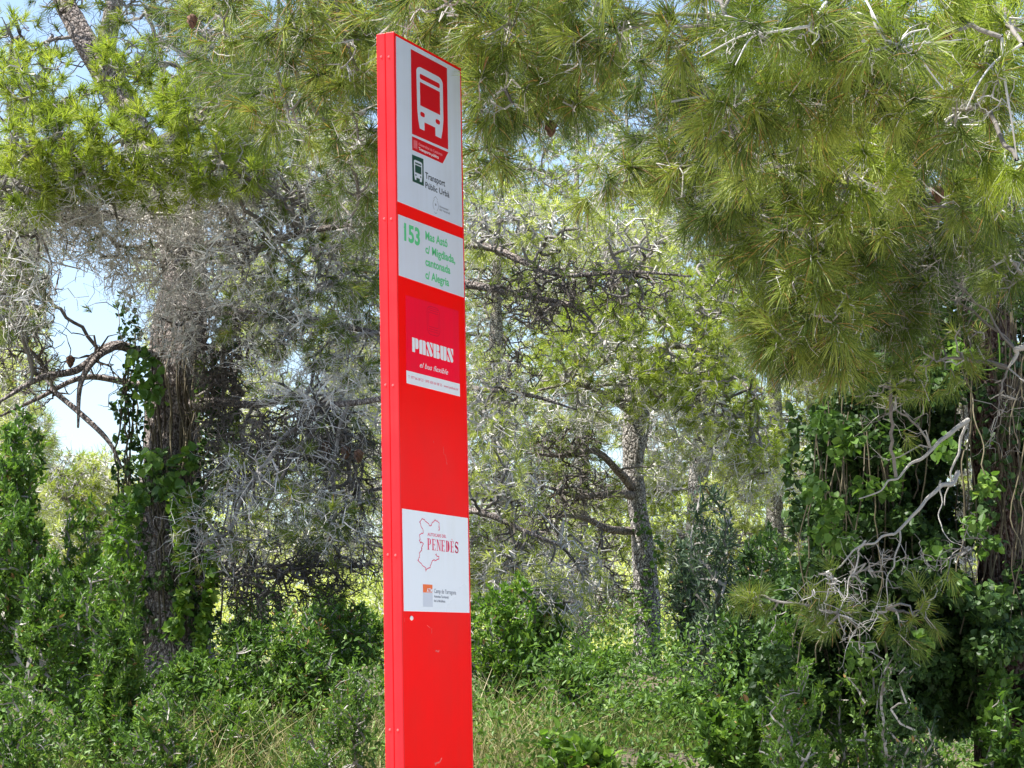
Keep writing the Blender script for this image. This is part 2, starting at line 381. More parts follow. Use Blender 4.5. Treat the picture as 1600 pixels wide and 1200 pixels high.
def shrub(name, label, cat, base, c, rad, n, size, aspect, mat, per=16, twig='twig', group=None, shell=.35, tint=(.05, .85), round_=False, D=None,
          up=.35, lobes=5, stemr=None, dark=None, dryf=0.012):
    """a leafy bush: stems fan out of the base, sprigs of leaves at their ends, in several uneven lobes"""
    base = np.asarray(base, float); c = np.asarray(c, float); rad = np.asarray(rad, float); D = D or c[1]
    root = thing(name, label, cat, tuple(base), group)
    parts = []
    for j in range(lobes):
        cc = c + unit(RNG.normal(size=3)) * rad * RNG.uniform(.2, .75); rr = rad * RNG.uniform(.35, .62)
        parts.append(ellipsoid(n // lobes, cc, rr, shell))
    tg = np.vstack(parts); tg = tg[tg[:, 2] > ground_z(tg[:, 0], tg[:, 1]) + .02]
    tg = drop_voids(tg, .0)
    m = 6; t = np.linspace(0, 1, m)[:, None]
    chain = base + (c - base) * t * .8 + RNG.normal(0, .02, (m, 3)) * t
    P, par, cnt = grow(chain, tg, .3)
    rmin = stemr or .00020 * D; r = np.minimum(rmin * cnt ** .4, .012); i = np.arange(1, len(P)); pa = par[i]; pd = P[i] - P[pa]
    a = Acc(); a.add(*tubes(P[pa], P[i], r[pa], r[i], pd, pd + RNG.normal(0, .2, pd.shape), RNG.uniform(0, 1, len(i)), 2, 3, .1)); a.build('stems', M[twig], root)
    q = np.repeat(i[m - 1:], per); f = RNG.uniform(0, 1, len(q))[:, None]
    ax = unit(P[q] - P[par[q]] + np.array([0, 0, up * .15]))
    span = np.minimum(np.linalg.norm(P[q] - P[par[q]], axis=1), size * 5)[:, None]
    pos = P[q] - ax * f * span + RNG.normal(0, size * .25, (len(q), 3))
    d = unit(RNG.normal(size=(len(q), 3)) + ax * .9 + [0, 0, up])
    tn = np.clip(np.repeat(RNG.uniform(*tint, len(P)), 1)[q] + RNG.normal(0, .13, len(q)), 0, 1)
    if dryf:
        dry = RNG.uniform(size=len(q)) < dryf
        b = Acc(); b.add(*leaves(pos[dry], d[dry], RNG.uniform(.7, 1.2, dry.sum()) * size, aspect, RNG.uniform(0, 1, dry.sum()))); b.build('dry_leaves', M['leaf_dry'], root)
        pos, d, tn = pos[~dry], d[~dry], tn[~dry]
    a = Acc(); a.add(*leaves(pos, d, RNG.uniform(.45, 1.35, len(pos)) * size, aspect, tn, .25, round_)); a.build('foliage', M[mat], root)
    return root

# ---------------------------------------------------------------- ground
def build_ground():
    xs = np.concatenate([np.linspace(-150, -14, 18), np.linspace(-12, 12, 97), np.linspace(14, 150, 18)])
    ys = np.concatenate([np.linspace(-30, 6, 19), np.linspace(6.5, 30, 95), np.linspace(31, 70, 30), np.linspace(75, 320, 30)])
    X, Y = np.meshgrid(xs, ys); Z = ground_z(X, Y) + RNG.normal(0, .012, X.shape) * smooth(Y, 7.6, 9)
    V = np.stack([X, Y, Z], -1).reshape(-1, 3); nx = len(xs)
    i, j = np.meshgrid(np.arange(len(ys) - 1), np.arange(nx - 1), indexing='ij'); a = (i * nx + j).ravel()
    F = np.stack([a, a + 1, a + nx + 1, a + nx], -1)
    m, nt, out = new_mat('forest_floor')
    tc = nt.nodes.new('ShaderNodeTexCoord'); nz = nt.nodes.new('ShaderNodeTexNoise'); nz.inputs['Scale'].default_value = 1.3; nz.inputs['Detail'].default_value = 9
    nt.links.new(tc.outputs['Object'], nz.inputs['Vector'])
    c = ramp(nt, [(.3, (.05, .042, .026)), (.5, (.12, .095, .06)), (.62, (.10, .11, .045)), (.75, (.20, .16, .10))], nz.outputs['Fac'])
    p = nt.nodes.new('ShaderNodeBsdfPrincipled'); p.inputs['Roughness'].default_value = .95; nt.links.new(c, p.inputs['Base Color'])
    n2 = nt.nodes.new('ShaderNodeTexNoise'); n2.inputs['Scale'].default_value = 30; n2.inputs['Detail'].default_value = 6
    nt.links.new(tc.outputs['Object'], n2.inputs['Vector']); bu = nt.nodes.new('ShaderNodeBump'); bu.inputs['Distance'].default_value = .04
    nt.links.new(n2.outputs['Fac'], bu.inputs['Height']); nt.links.new(bu.outputs[0], p.inputs['Normal']); nt.links.new(p.outputs[0], out.inputs[0])
    g = make_mesh('ground', V, [F], m, None, None, True)
    tag(g, 'sandy forest floor rising as a low bank behind the bus stop sign', 'ground', None, 'structure')
build_ground()
def sheet(name, x0, x1, y0, y1, z, mat, label, cat):
    V = np.array([(x0, y0, z), (x1, y0, z), (x1, y1, z), (x0, y1, z)]); o = make_mesh(name, V, [np.array([[0, 1, 2, 3]])], mat)
    return tag(o, label, cat, None, 'structure')
sheet('pavement', -60, 60, 2.2, 7.2, .004, plain_mat('pale_paving', (.42, .40, .36), .9, .3, 0, .12, 3), 'pale concrete pavement the bus stop sign stands on', 'pavement')
sheet('road', -60, 60, -8, 2.2, .008, plain_mat('road_asphalt', (.16, .155, .15), .9, .3, 0, .15, 40), 'worn grey asphalt road in front of the bus stop', 'road')

# ---------------------------------------------------------------- bus stop sign
YAW = R(25.285)
SX, SY, SW, STK, STOP = -0.30247, 6.0, 0.4098, 0.0544, 1.8338 + EYE
sd_ = Vector((math.sin(YAW), math.cos(YAW), 0)); ss_ = Vector((-math.cos(YAW), math.sin(YAW), 0)); so_ = Vector((SX, SY, 0))
def fp(px, py):
    """photo pixel -> (metres along the sign face, height) on the plane of the printed face"""
    r = Vector(at(px, py, 1.0)) - Vector((0, 0, EYE)); o = Vector((0, 0, EYE))
    t = (so_ - o).dot(ss_) / r.dot(ss_); p = o + r * t
    return (p - so_).dot(sd_), p.z
def fs(px, py):
    r = Vector(at(px, py, 1.0)) - Vector((0, 0, EYE)); o = Vector((0, 0, EYE))
    t = (so_ - o).dot(sd_) / r.dot(sd_); p = o + r * t
    return (p - so_).dot(ss_), p.z
import bmesh
def weathered(m, dust, amt, sx=45, sz=1.2):
    nt = m.node_tree; p = [n for n in nt.nodes if n.type == 'BSDF_PRINCIPLED'][0]; inp = p.inputs['Base Color']; src = inp.links[0].from_socket if inp.links else None
    tc = nt.nodes.new('ShaderNodeTexCoord'); mp = nt.nodes.new('ShaderNodeMapping'); mp.inputs['Scale'].default_value = (sx, sx, sz)
    nz = nt.nodes.new('ShaderNodeTexNoise'); nz.inputs['Scale'].default_value = 1; nz.inputs['Detail'].default_value = 6; nt.links.new(tc.outputs['Object'], mp.inputs[0]); nt.links.new(mp.outputs[0], nz.inputs['Vector'])
    n2 = nt.nodes.new('ShaderNodeTexNoise'); n2.inputs['Scale'].default_value = 7; n2.inputs['Detail'].default_value = 8; nt.links.new(tc.outputs['Object'], n2.inputs['Vector'])
    mu = nt.nodes.new('ShaderNodeMath'); mu.operation = 'MULTIPLY'; nt.links.new(nz.outputs['Fac'], mu.inputs[0]); nt.links.new(n2.outputs['Fac'], mu.inputs[1])
    mr = nt.nodes.new('ShaderNodeMapRange'); mr.inputs['From Min'].default_value = .2; mr.inputs['From Max'].default_value = .42; mr.inputs['To Max'].default_value = amt; nt.links.new(mu.outputs[0], mr.inputs['Value'])
    mx = nt.nodes.new('ShaderNodeMix'); mx.data_type = 'RGBA'; nt.links.new(mr.outputs[0], mx.inputs[0])
    if src: nt.links.new(src, mx.inputs[6])
    else: mx.inputs[6].default_value = inp.default_value
    mx.inputs[7].default_value = (*dust, 1); nt.links.new(mx.outputs[2], inp); return m
def paint(name, col, rough=.32, coat=.5, noise=.06, ns=5, bump=.15):
    return plain_mat(name, col, rough, .22, coat * .12, noise, ns, 0, bump)
S = dict(red=plain_mat('red_paint', (.97, .0015, .002), .4, .08, 0, .05, 5, 0, .15), side=paint('red_profile_paint', (.78, .012, .018), .42, .3), white=paint('white_sheet', (.76, .78, .84), .28, .6, .015),
         dred=plain_mat('pictogram_red', (.60, .004, .014), .4, .12, 0, .03, 5), dgreen=paint('pictogram_green', (.010, .055, .040), .3, .5, .03), ink=paint('black_ink', (.02, .022, .035), .4, .3, 0),
         green=paint('green_lettering', (.10, .52, .22), .4, .3, 0), pink=plain_mat('crimson_sticker', (.93, .002, .034), .4, .1, 0, .04, 5), pline=paint('crimson_line', (.52, .004, .040), .4, .3, 0),
         map=paint('map_line_red', (.78, .03, .12), .4, .3, 0), orange=paint('orange_ink', (.85, .16, .035), .4, .3, 0), grey=paint('pale_grey_ink', (.58, .60, .68), .4, .3, 0),
         dgrey=paint('grey_ink', (.22, .23, .28), .4, .3, 0), screw=plain_mat('screw_metal', (.75, .12, .12), .3, .6, .3), zinc=plain_mat('galvanised_steel', (.45, .46, .48), .45, .5, 0, .15, 20, .8),
         rub=paint('scuffed_paint', (.88, .14, .13), .6, .1, .2, 200), faint=paint('pale_red_ink', (.82, .25, .30), .4, .3, 0), bolt=plain_mat('white_cap', (.8, .78, .76), .4))
S['sheet'] = plain_mat('reflective_sheet', (.60, .65, .78), .3, .35, 0, .02, 5)
S['sheet2'] = plain_mat('reflective_sheet_clean', (.62, .65, .76), .3, .35, 0, .02, 5)
weathered(S['red'], (.70, .04, .03), .12); weathered(S['side'], (.66, .07, .06), .2); weathered(S['white'], (.62, .60, .56), .18); weathered(S['sheet'], (.45, .46, .50), .25); weathered(S['sheet2'], (.50, .50, .52), .2); weathered(S['pink'], (.62, .03, .05), .2)
sign = thing('bus_stop_sign', 'tall red metal bus stop totem with white route panels, standing before the pines', 'bus stop sign', (SX, SY, 0))
sign.rotation_euler = (0, 0, R(90) - YAW); sign.matrix_world = Matrix.Translation(so_) @ Matrix.Rotation(R(90) - YAW, 4, 'Z')
def s_link(name, me, mat, parent=None):
    me.materials.append(mat); o = bpy.data.objects.new(name, me); COL.objects.link(o); o.parent = parent or sign; return o
def s_box(name, x0, x1, y0, y1, z0, z1, mat, bev=.0015, parent=None, seg=2):
    bm = bmesh.new(); bmesh.ops.create_cube(bm, size=1)
    for v in bm.verts: v.co = Vector(((x0 + x1) / 2 + v.co.x * (x1 - x0), (y0 + y1) / 2 + v.co.y * (y1 - y0), (z0 + z1) / 2 + v.co.z * (z1 - z0)))
    if bev: bmesh.ops.bevel(bm, geom=bm.edges[:], offset=bev, segments=seg, affect='EDGES', profile=.6)
    me = bpy.data.meshes.new(name); bm.to_mesh(me); bm.free(); return s_link(name, me, mat, parent)
def s_slab(name, quad, y0, y1, mat, parent=None):
    """sheet with its corners at the (u, z) points of quad, from depth y0 (outer) to y1"""
    bm = bmesh.new(); a = [bm.verts.new((u, y0, z)) for u, z in quad]; b = [bm.verts.new((u, y1, z)) for u, z in quad]; n = len(quad)
    bm.faces.new(a); bm.faces.new(b[::-1])
    for i in range(n): bm.faces.new((a[i], b[i], b[(i + 1) % n], a[(i + 1) % n]))
    bmesh.ops.recalc_face_normals(bm, faces=bm.faces[:]); me = bpy.data.meshes.new(name); bm.to_mesh(me); bm.free(); return s_link(name, me, mat, parent)
def s_polys(name, polys, y, mat, parent):
    bm = bmesh.new()
    for pl in polys:
        f = bm.faces.new([bm.verts.new((u, y, z)) for u, z in pl])
    bmesh.ops.triangulate(bm, faces=bm.faces[:]); bm.normal_update()
    for f in bm.faces:
        if f.normal.y > 0: f.normal_flip()
    me = bpy.data.meshes.new(name); bm.to_mesh(me); bm.free(); return s_link(name, me, mat, parent)
def stroke(pts, w):
    """open polyline as short quads"""
    out = []
    for (a, b) in zip(pts[:-1], pts[1:]):
        a, b = Vector(a), Vector(b); d = (b - a)
        if d.length < 1e-6: continue
        d.normalize(); n = Vector((-d.y, d.x)) * w / 2; a2 = a - d * w * .3; b2 = b + d * w * .3
        out.append([tuple(a2 + n), tuple(a2 - n), tuple(b2 - n), tuple(b2 + n)])
    return out
def text_mesh(txt, bold=0, shear=0):
    cu = bpy.data.curves.new('t', 'FONT'); cu.body = txt; cu.size = 1; cu.offset = bold; cu.shear = shear; cu.resolution_u = 3
    ob = bpy.data.objects.new('t', cu); COL.objects.link(ob); bpy.context.view_layer.update()
    me = bpy.data.meshes.new_from_object(ob.evaluated_get(bpy.context.evaluated_depsgraph_get()))
    bpy.data.objects.remove(ob); bpy.data.curves.remove(cu); return me
_h = text_mesh('H'); CAPH = max(v.co.y for v in _h.vertices)
def s_text(txt, bl, top, br, y, mat, parent, bold=0, shear=0, name='lettering'):
    """lettering on the face: bl, top, br are photo pixels of the first letter's foot, its top and the last letter's foot"""
    u0, z0 = fp(*bl); _, z1 = fp(*top); u1, _ = fp(*br)
    me = text_mesh(txt, bold, shear); xs = [v.co.x for v in me.vertices]; x0, x1 = min(xs), max(xs)
    for v in me.vertices: v.co = Vector((u0 + (v.co.x - x0) / (x1 - x0) * (u1 - u0), y, z0 + v.co.y / CAPH * (z1 - z0)))
    return s_link(name, me, mat, parent)

# body: steel core, two U profiles on each narrow side, sheet on each face
s_box('casing', .006, SW - .006, .004, STK - .004, .02, STOP - .004, S['red'], .001)
h2 = STK / 2
for x0, x1 in ((0, .0065), (SW - .0065, SW)):
    s_box('side_profile', x0, x1, .0002, h2 - .0006, .02, STOP, S['side'], .0028, None, 4)
    s_box('side_profile', x0, x1, h2 + .0006, STK - .0002, .02, STOP, S['side'], .0028, None, 4)
s_box('front_panel', .0068, SW - .0068, .0022, .0052, .02, STOP - .001, S['red'], .0006)
s_box('back_panel', .0068, SW - .0068, STK - .0052, STK - .0022, .02, STOP - .001, S['red'], .0006)
s_box('base_plate', -.06, SW + .06, -.08, STK + .08, -.02, .02, S['zinc'], .003)
YF = .0022
def screw(v, z, r=.0035):
    bm = bmesh.new(); bmesh.ops.create_cone(bm, cap_ends=True, segments=14, radius1=r, radius2=r * .72, depth=.0022, matrix=Matrix.Translation((-.0011, v, z)) @ Matrix.Rotation(R(-90), 4, 'Y'))
    bmesh.ops.create_cone(bm, cap_ends=True, segments=6, radius1=r * .45, radius2=r * .45, depth=.0006, matrix=Matrix.Translation((-.0024, v, z)) @ Matrix.Rotation(R(-90), 4, 'Y'))
    me = bpy.data.meshes.new('screw'); bm.to_mesh(me); bm.free(); return s_link('screw', me, S['screw'])
for (a, b, y1, y2) in ((595.6, 607.5, 88.6, 88.8), (600.4, 611.2, 341.5, 341.8), (602.3, 614, 601.3, 602), (606, 618, 866.6, 867.5), (609.2, 621.7, 1140.2, 1140.8)):
    for px, py in ((a, y1), (b, y2)):
        v, z = fs(px, py); screw(min(max(v, .008), STK - .008), z)
for k in range(2):
    for z in (.35, .75, 1.1): screw((h2 * .5, h2 * 1.5)[k], z)

# --- panel 1: pictogram and operators
def panel(corners, name, mat, th=.0014):
    q = [fp(*c) for c in corners]; return s_slab(name, q, YF - th, YF, mat)
Q1 = [(619.4, 56.3), (719.1, 110.6), (722.9, 355), (621.9, 314.4)]
p1 = panel(Q1, 'information_panel', S['sheet']); p1['label'] = 'white panel with red bus pictogram at the top of the sign'
Y1 = YF - .0014
s_polys('pictogram_background', [[fp(642.1, 76.5), fp(698.7, 106.5), fp(700.6, 233.7), fp(644, 209)], [fp(644, 212.7), fp(700.8, 238), fp(691.9, 255.4), fp(644.3, 234)]], Y1 - .0003, S['dred'], p1)
BX = [fp(642.1, 76.5), fp(698.7, 106.5), fp(700.6, 233.7), fp(644, 209)]
def rrect(u0, z0, u1, z1, ru, rz, n=5, corners=(1, 1, 1, 1)):
    out = []
    for k, (cu, cz, a0) in enumerate(((u1 - ru, z1 - rz, 0), (u0 + ru, z1 - rz, 90), (u0 + ru, z0 + rz, 180), (u1 - ru, z0 + rz, 270))):
        if corners[k]:
            for i in range(n + 1): a = R(a0 + 90 * i / n); out.append((cu + ru * math.cos(a), cz + rz * math.sin(a)))
        else: out.append(((u1, u0, u0, u1)[k], (z1, z1, z0, z0)[k]))
    return out
def bus(u0, z0, u1, z1, y, matw, matd, parent):
    """front view of a bus in the box u0..u1, z0..z1"""
    W, H = u1 - u0, z1 - z0
    f = lambda pts: [(u0 + a * W, z0 + b * H) for a, b in pts]
    top = [p for p in rrect(.14, .17, .87, .84, .13, .07, 6, (1, 1, 0, 0)) if p[1] > .3]
    body = [top + [(.15, .33), (.17, .20), (.84, .20), (.87, .33)], [(.17, .20), (.21, .10), (.34, .10), (.34, .20)], [(.64, .20), (.64, .10), (.80, .10), (.84, .20)]]
    s_polys('bus_symbol', [f(q) for q in body], y, matw, parent)
    s_polys('bus_symbol_windows', [f(rrect(.23, .70, .78, .76, .03, .02)), f([(.23, .38), (.78, .38), (.78, .66), (.23, .66)]), f(rrect(.23, .255, .35, .31, .04, .02)), f(rrect(.65, .255, .77, .31, .04, .02))], y - .0003, matd, parent)
bus((BX[0][0] + BX[3][0]) / 2, (BX[2][1] + BX[3][1]) / 2, (BX[1][0] + BX[2][0]) / 2, (BX[0][1] + BX[1][1]) / 2, Y1 - .0006, S['sheet'], S['dred'], p1)
G = [fp(644, 241.2), fp(661.9, 248.5), fp(662.6, 290.9), fp(644.9, 283.1)]
s_polys('small_pictogram_background', [G], Y1 - .0003, S['dgreen'], p1)
bus((G[0][0] + G[3][0]) / 2, (G[2][1] + G[3][1]) / 2, (G[1][0] + G[2][0]) / 2, (G[0][1] + G[1][1]) / 2, Y1 - .0006, S['sheet2'], S['dgreen'], p1)
bars = []
for k in range(4):
    a = 646.6 + k * 1.5; bars.append([fp(a, 218.2 + k * .6), fp(a + .8, 218.6 + k * .6), fp(a + .8, 231.3 + k * .6), fp(a, 231 + k * .6)])
s_polys('emblem_bars', bars, Y1 - .0006, S['faint'], p1)
s_text('Generalitat de Catalunya', (654.3, 226.8), (654.3, 222.6), (691.3, 242.8), Y1 - .0006, S['faint'], p1, .02)
s_text('Transports públics', (654.3, 234), (654.3, 229.6), (685.5, 248.8), Y1 - .0006, S['white'], p1, .02)
s_text('Transport', (664.8, 278.3), (664.8, 268.6), (695.7, 290.8), Y1 - .0003, S['ink'], p1, .014)
s_text('Públic Urbà', (665, 293.2), (665, 284), (702.4, 309.4), Y1 - .0003, S['ink'], p1, .014)
def ring(cx, cy, rx, ry, n=18, seg=(0, 360)):
    return [fp(cx + rx * math.cos(R(seg[0] + (seg[1] - seg[0]) * i / n)), cy + ry * math.sin(R(seg[0] + (seg[1] - seg[0]) * i / n)) + .45 * rx * math.cos(R(seg[0] + (seg[1] - seg[0]) * i / n))) for i in range(n + 1)]
crest = stroke(ring(681, 320.5, 4.2, 9, 14, (-60, 60)), .0016) + stroke(ring(681, 320.5, 4.2, 9, 14, (120, 240)), .0016) + [rrect(*[*fp(680.2, 321), *fp(682, 318.5)], .001, .001)]
crest += stroke([fp(678, 310), fp(679.5, 308.5), fp(681, 307), fp(682.5, 309.8), fp(684, 312)], .0016) + stroke([fp(679, 331), fp(681, 333.5), fp(683, 332.5)], .0014)
s_polys('crest', crest, Y1 - .0003, S['dgrey'], p1)
s_text('Ajuntament', (686.8, 323.6), (686.8, 320.4), (701, 329.5), Y1 - .0003, S['dgrey'], p1, .02)
s_text('del Vendrell', (686.8, 328.6), (686.8, 325.4), (703.2, 335.3), Y1 - .0003, S['dgrey'], p1, .02)

# --- panel 2: stop number and name
p2 = panel([(622.9, 334.8), (723.8, 373.1), (725.6, 464.8), (623.8, 430)], 'stop_name_panel', S['sheet2']); p2['label'] = 'white panel with green stop number 153 and street names'
s_text('153', (632, 374.5), (632, 349.3), (656.6, 382.8), Y1 - .0003, S['green'], p2, .035)
s_polys('numeral_flag', [[fp(631.2, 356.5), fp(631.2, 354.3), fp(634.2, 349.6), fp(634.2, 353.5)]], Y1 - .0004, S['green'], p2)
for t, bl, tp, br in (('Mas Astó', (665, 373.6), (665, 361), (699.6, 386)), ('c/ Migdiada,', (665, 394.7), (665, 382.5), (711.6, 411.3)), ('cantonada', (665, 414.2), (665, 402), (704, 428)), ('c/ Alegria', (665, 434.6), (665, 422.5), (702, 447))):
    s_text(t, bl, tp, br, Y1 - .0003, S['green'], p2, .026)

# --- sticker with the on-demand bus
p3 = panel([(634.7, 461), (717.2, 486), (719.5, 619.7), (636, 598.7)], 'bus_service_sticker', S['pink'], .0005); p3['label'] = 'crimson sticker reading PASBUS with a white strip below'
Y3 = YF - .0005
s_polys('white_strip', [[fp(635.5, 578.5), fp(719, 599.8), fp(719.4, 619.5), fp(636, 598.5)]], Y3 - .0003, S['white'], p3)
def glyphs():
    r = lambda a, b, c, d, cs: rrect(a, b, c, d, min(.22, (c - a) * .7), min(.14, (d - b) * .45), 4, cs)
    Pg = [[(0, 0), (.43, 0), (.43, 1), (0, 1)], r(.49, .27, .98, 1, (1, 0, 0, 1))]
    Ag = [r(0, 0, .47, 1, (0, 1, 0, 0)), r(.53, 0, 1, 1, (1, 0, 0, 0))]
    Sg = [[(0, .86), (.10, .97), (.25, 1), (.42, .98), (1, .16), (.9, .04), (.75, 0), (.6, .02)], [(.55, 1), (.98, 1), (.98, .48)], [(.02, 0), (.46, 0), (.02, .52)]]
    Bg = [[(0, 0), (.43, 0), (.43, 1), (0, 1)], r(.49, .52, .95, 1, (1, 0, 0, 1)), r(.49, 0, 1, .49, (1, 0, 0, 1))]
    Ug = [r(0, 0, .47, 1, (0, 0, 1, 0)), r(.53, 0, 1, 1, (0, 0, 0, 1))]
    return [Pg, Ag, Sg, Bg, Ug, Sg]
(ua, za), (_, zb), (ub, _) = fp(644.9, 549.2), fp(644.5, 526.8), fp(710.2, 566.2)
cw = (ub - ua) / 6; pol = []
for k, g in enumerate(glyphs()):
    for pl in g: pol.append([(ua + cw * (k + a * .9), za + b * (zb - za)) for a, b in pl])
s_polys('lettering', pol, Y3 - .0003, S['white'], p3)
s_text('el bus flexible', (656.7, 573.6), (656.7, 565.6), (701, 585.5), Y3 - .0003, S['white'], p3, .004, .35)
s_text('T. 977 66 08 22 · SMS 600 66 08 22 · www.pasbus.cat', (638.7, 590.2), (638.7, 586.2), (716.5, 609.4), Y3 - .0006, S['map'], p3)
bo = rrect(0, 0, 1, 1, .3, .2, 5); (q0, w0), (q1, w1) = fp(668.5, 521), fp(687.5, 483)
mp_ = lambda a, b: (q0 + a * (q1 - q0), w0 + b * (w1 - w0))
lines = stroke([mp_(*p) for p in bo + bo[:1]], .0012)
for z in (.78, .86, .93): lines += stroke([mp_(.12, z), mp_(.88, z)], .0010)
for z in (.12, .20, .28): lines += stroke([mp_(.12, z), mp_(.88, z)], .0010)
lines += stroke([mp_(.12, .28), mp_(.12, .78)], .001) + stroke([mp_(.88, .28), mp_(.88, .78)], .001)
s_polys('bus_outline', lines, Y3 - .0003, S['pline'], p3)

# --- sticker of the coach operator
p4 = panel([(629.2, 794.5), (732, 809.5), (735, 957.5), (632, 954.7)], 'operator_sticker', S['white'], .0006); p4['label'] = 'white sticker with a map outline and the words AUTOCARS DEL PENEDÈS'
Y4 = YF - .0006
m1 = [(495, 350), (510, 310), (492, 262), (505, 210), (480, 180), (432, 150), (380, 195), (360, 245), (335, 270), (280, 200), (230, 145), (180, 120), (140, 180), (165, 260), (205, 350), (195, 400), (130, 420), (145, 480), (138, 540),
      (155, 580), (175, 555), (210, 610), (180, 660), (180, 710), (150, 750), (130, 790), (130, 850), (98, 905), (150, 950), (200, 1000), (250, 1060), (253, 1105), (280, 1058), (330, 1030), (350, 970), (375, 920), (400, 890), (430, 912), (495, 880), (497, 832), (450, 822), (435, 795), (452, 772)]
mm_ = []
for (a, b), (c, d) in zip(m1[:-1], m1[1:]):
    for t in (0, .33, .66): mm_.append(fp(645 + (a + (c - a) * t + RNG.uniform(-9, 9)) / 12, 800 + (b + (d - b) * t + RNG.uniform(-9, 9)) / 12))
s_polys('map_outline', stroke(mm_, .0024), Y4 - .0003, S['map'], p4)
s_text('AUTOCARS DEL', (668.8, 837), (668.8, 832.2), (698, 841), Y4 - .0003, S['map'], p4, .012)
(ua, za), (_, zb), (ub, _) = fp(668.4, 858.6), fp(668.2, 841), fp(718.4, 863.5)
T_, t_ = .26, .09   # thick and thin strokes of the serif capitals, in cells
def V_(x, a=0, b=1, w=T_): return [(x, a), (x + w, a), (x + w, b), (x, b)]
def Hh(x0, x1, z, w=.05): return [(x0, z), (x1, z), (x1, z + w), (x0, z + w)]
def arc(cx, cz, rx, rz, a0, a1, w, n=10): return stroke([(cx + rx * math.cos(R(a0 + (a1 - a0) * i / n)), cz + rz * math.sin(R(a0 + (a1 - a0) * i / n))) for i in range(n + 1)], w)
gP = [V_(.12), Hh(0, .5, 0), Hh(0, .5, .95), Hh(.3, .6, .46), Hh(.3, .6, .95)] + [[(.6, .46), (.82, .52), (.86, .72), (.82, .92), (.6, 1), (.6, .93), (.66, .72), (.6, .52)]]
gE = [V_(.12), Hh(0, .84, 0), Hh(0, .82, .95), Hh(.3, .66, .48), V_(.78, 0, .22, t_), V_(.75, .8, 1, t_), V_(.6, .4, .6, t_)]
gN = [V_(.12, 0, 1, t_), Hh(0, .34, 0), Hh(0, .3, .95), [(.1, 1), (.38, 1), (.88, 0), (.72, 0)], V_(.8, 0, 1, t_), Hh(.66, 1, .95)]
gD = [V_(.12), Hh(0, .5, 0), Hh(0, .5, .95), [(.5, 0), (.72, .06), (.88, .25), (.92, .5), (.88, .75), (.72, .94), (.5, 1), (.5, .94), (.62, .8), (.68, .5), (.62, .2), (.5, .05)]]
gS = arc(.46, .74, .30, .23, 20, 200, .13) + arc(.46, .74, .34, .22, 200, 265, .22) + stroke([(.40, .55), (.60, .42)], .24) + arc(.48, .27, .30, .22, 60, -20, .2) + arc(.48, .27, .34, .24, -20, -160, .13) + [V_(.76, .78, 1, t_), V_(.08, 0, .22, t_)]
gEa = gE + [[(.3, 1.22), (.45, 1.22), (.55, 1.08), (.5, 1.06)]]
pol = []; cw = (ub - ua) / 7
for k, g in enumerate([gP, gE, gN, gE, gD, gEa, gS]):
    for pl in g: pol.append([(ua + cw * (k + a * .92), za + b * (zb - za)) for a, b in pl])
s_polys('lettering', pol, Y4 - .0003, S['map'], p4)
s_polys('orange_square', [[fp(661.5, 912.7), fp(676.4, 913.8), fp(676.6, 926.3), fp(661.7, 925.6)]], Y4 - .0003, S['orange'], p4)
s_polys('grey_rectangle', [[fp(661.7, 925.6), fp(676.6, 926.3), fp(677, 948.4), fp(661.9, 947.9)]], Y4 - .0003, S['grey'], p4)
s_text('ATM', (667.3, 925.4), (667.3, 919.2), (676.2, 926), Y4 - .0006, S['white'], p4, .02)
s_text('Camp de Tarragona', (679, 926.4), (679, 919.8), (713.4, 929), Y4 - .0003, S['dgrey'], p4, .008)
s_text('Autoritat Territorial', (679, 933.5), (679, 929.8), (701.5, 934.8), Y4 - .0003, S['dgrey'], p4, .02)
s_text('de la Mobilitat', (679, 940.3), (679, 936.6), (696.5, 941), Y4 - .0003, S['dgrey'], p4, .02)

# --- scuffs and the little white cap under the last sticker
def scuff(px, py, L, ang, w=.0022):
    u, z = fp(px, py); pts = [(u + math.cos(ang) * L * t + RNG.normal(0, L * .06), z + math.sin(ang) * L * t + RNG.normal(0, L * .06)) for t in np.linspace(0, 1, 5)]
    return stroke(pts, w)
sc_ = scuff(693.5, 698, .022, -1.3) + scuff(697, 710, .02, -1.2, .0016) + scuff(698.5, 722, .008, -.9, .003) + scuff(678, 689, .005, -1, .002)
sc_ += scuff(668, 977, .02, -.3, .0014) + scuff(676, 981, .014, -1.8, .002) + scuff(682, 1018, .018, .1, .004) + scuff(678, 1196, .05, .3, .004) + scuff(633, 965, .012, -1.5, .001)
for k_ in range(0, len(sc_), 4): s_polys('scratch', sc_[k_:k_ + 4], YF - .0003, S['rub'], sign)
u, z = fp(643.2, 965.8)
bm = bmesh.new(); bmesh.ops.create_uvsphere(bm, u_segments=12, v_segments=8, radius=.0062, matrix=Matrix.Translation((u, YF - .002, z)) @ Matrix.Diagonal((1.4, .5, 1, 1)))
me = bpy.data.meshes.new('screw_cap'); bm.to_mesh(me); bm.free(); s_link('screw_cap', me, S['bolt'])

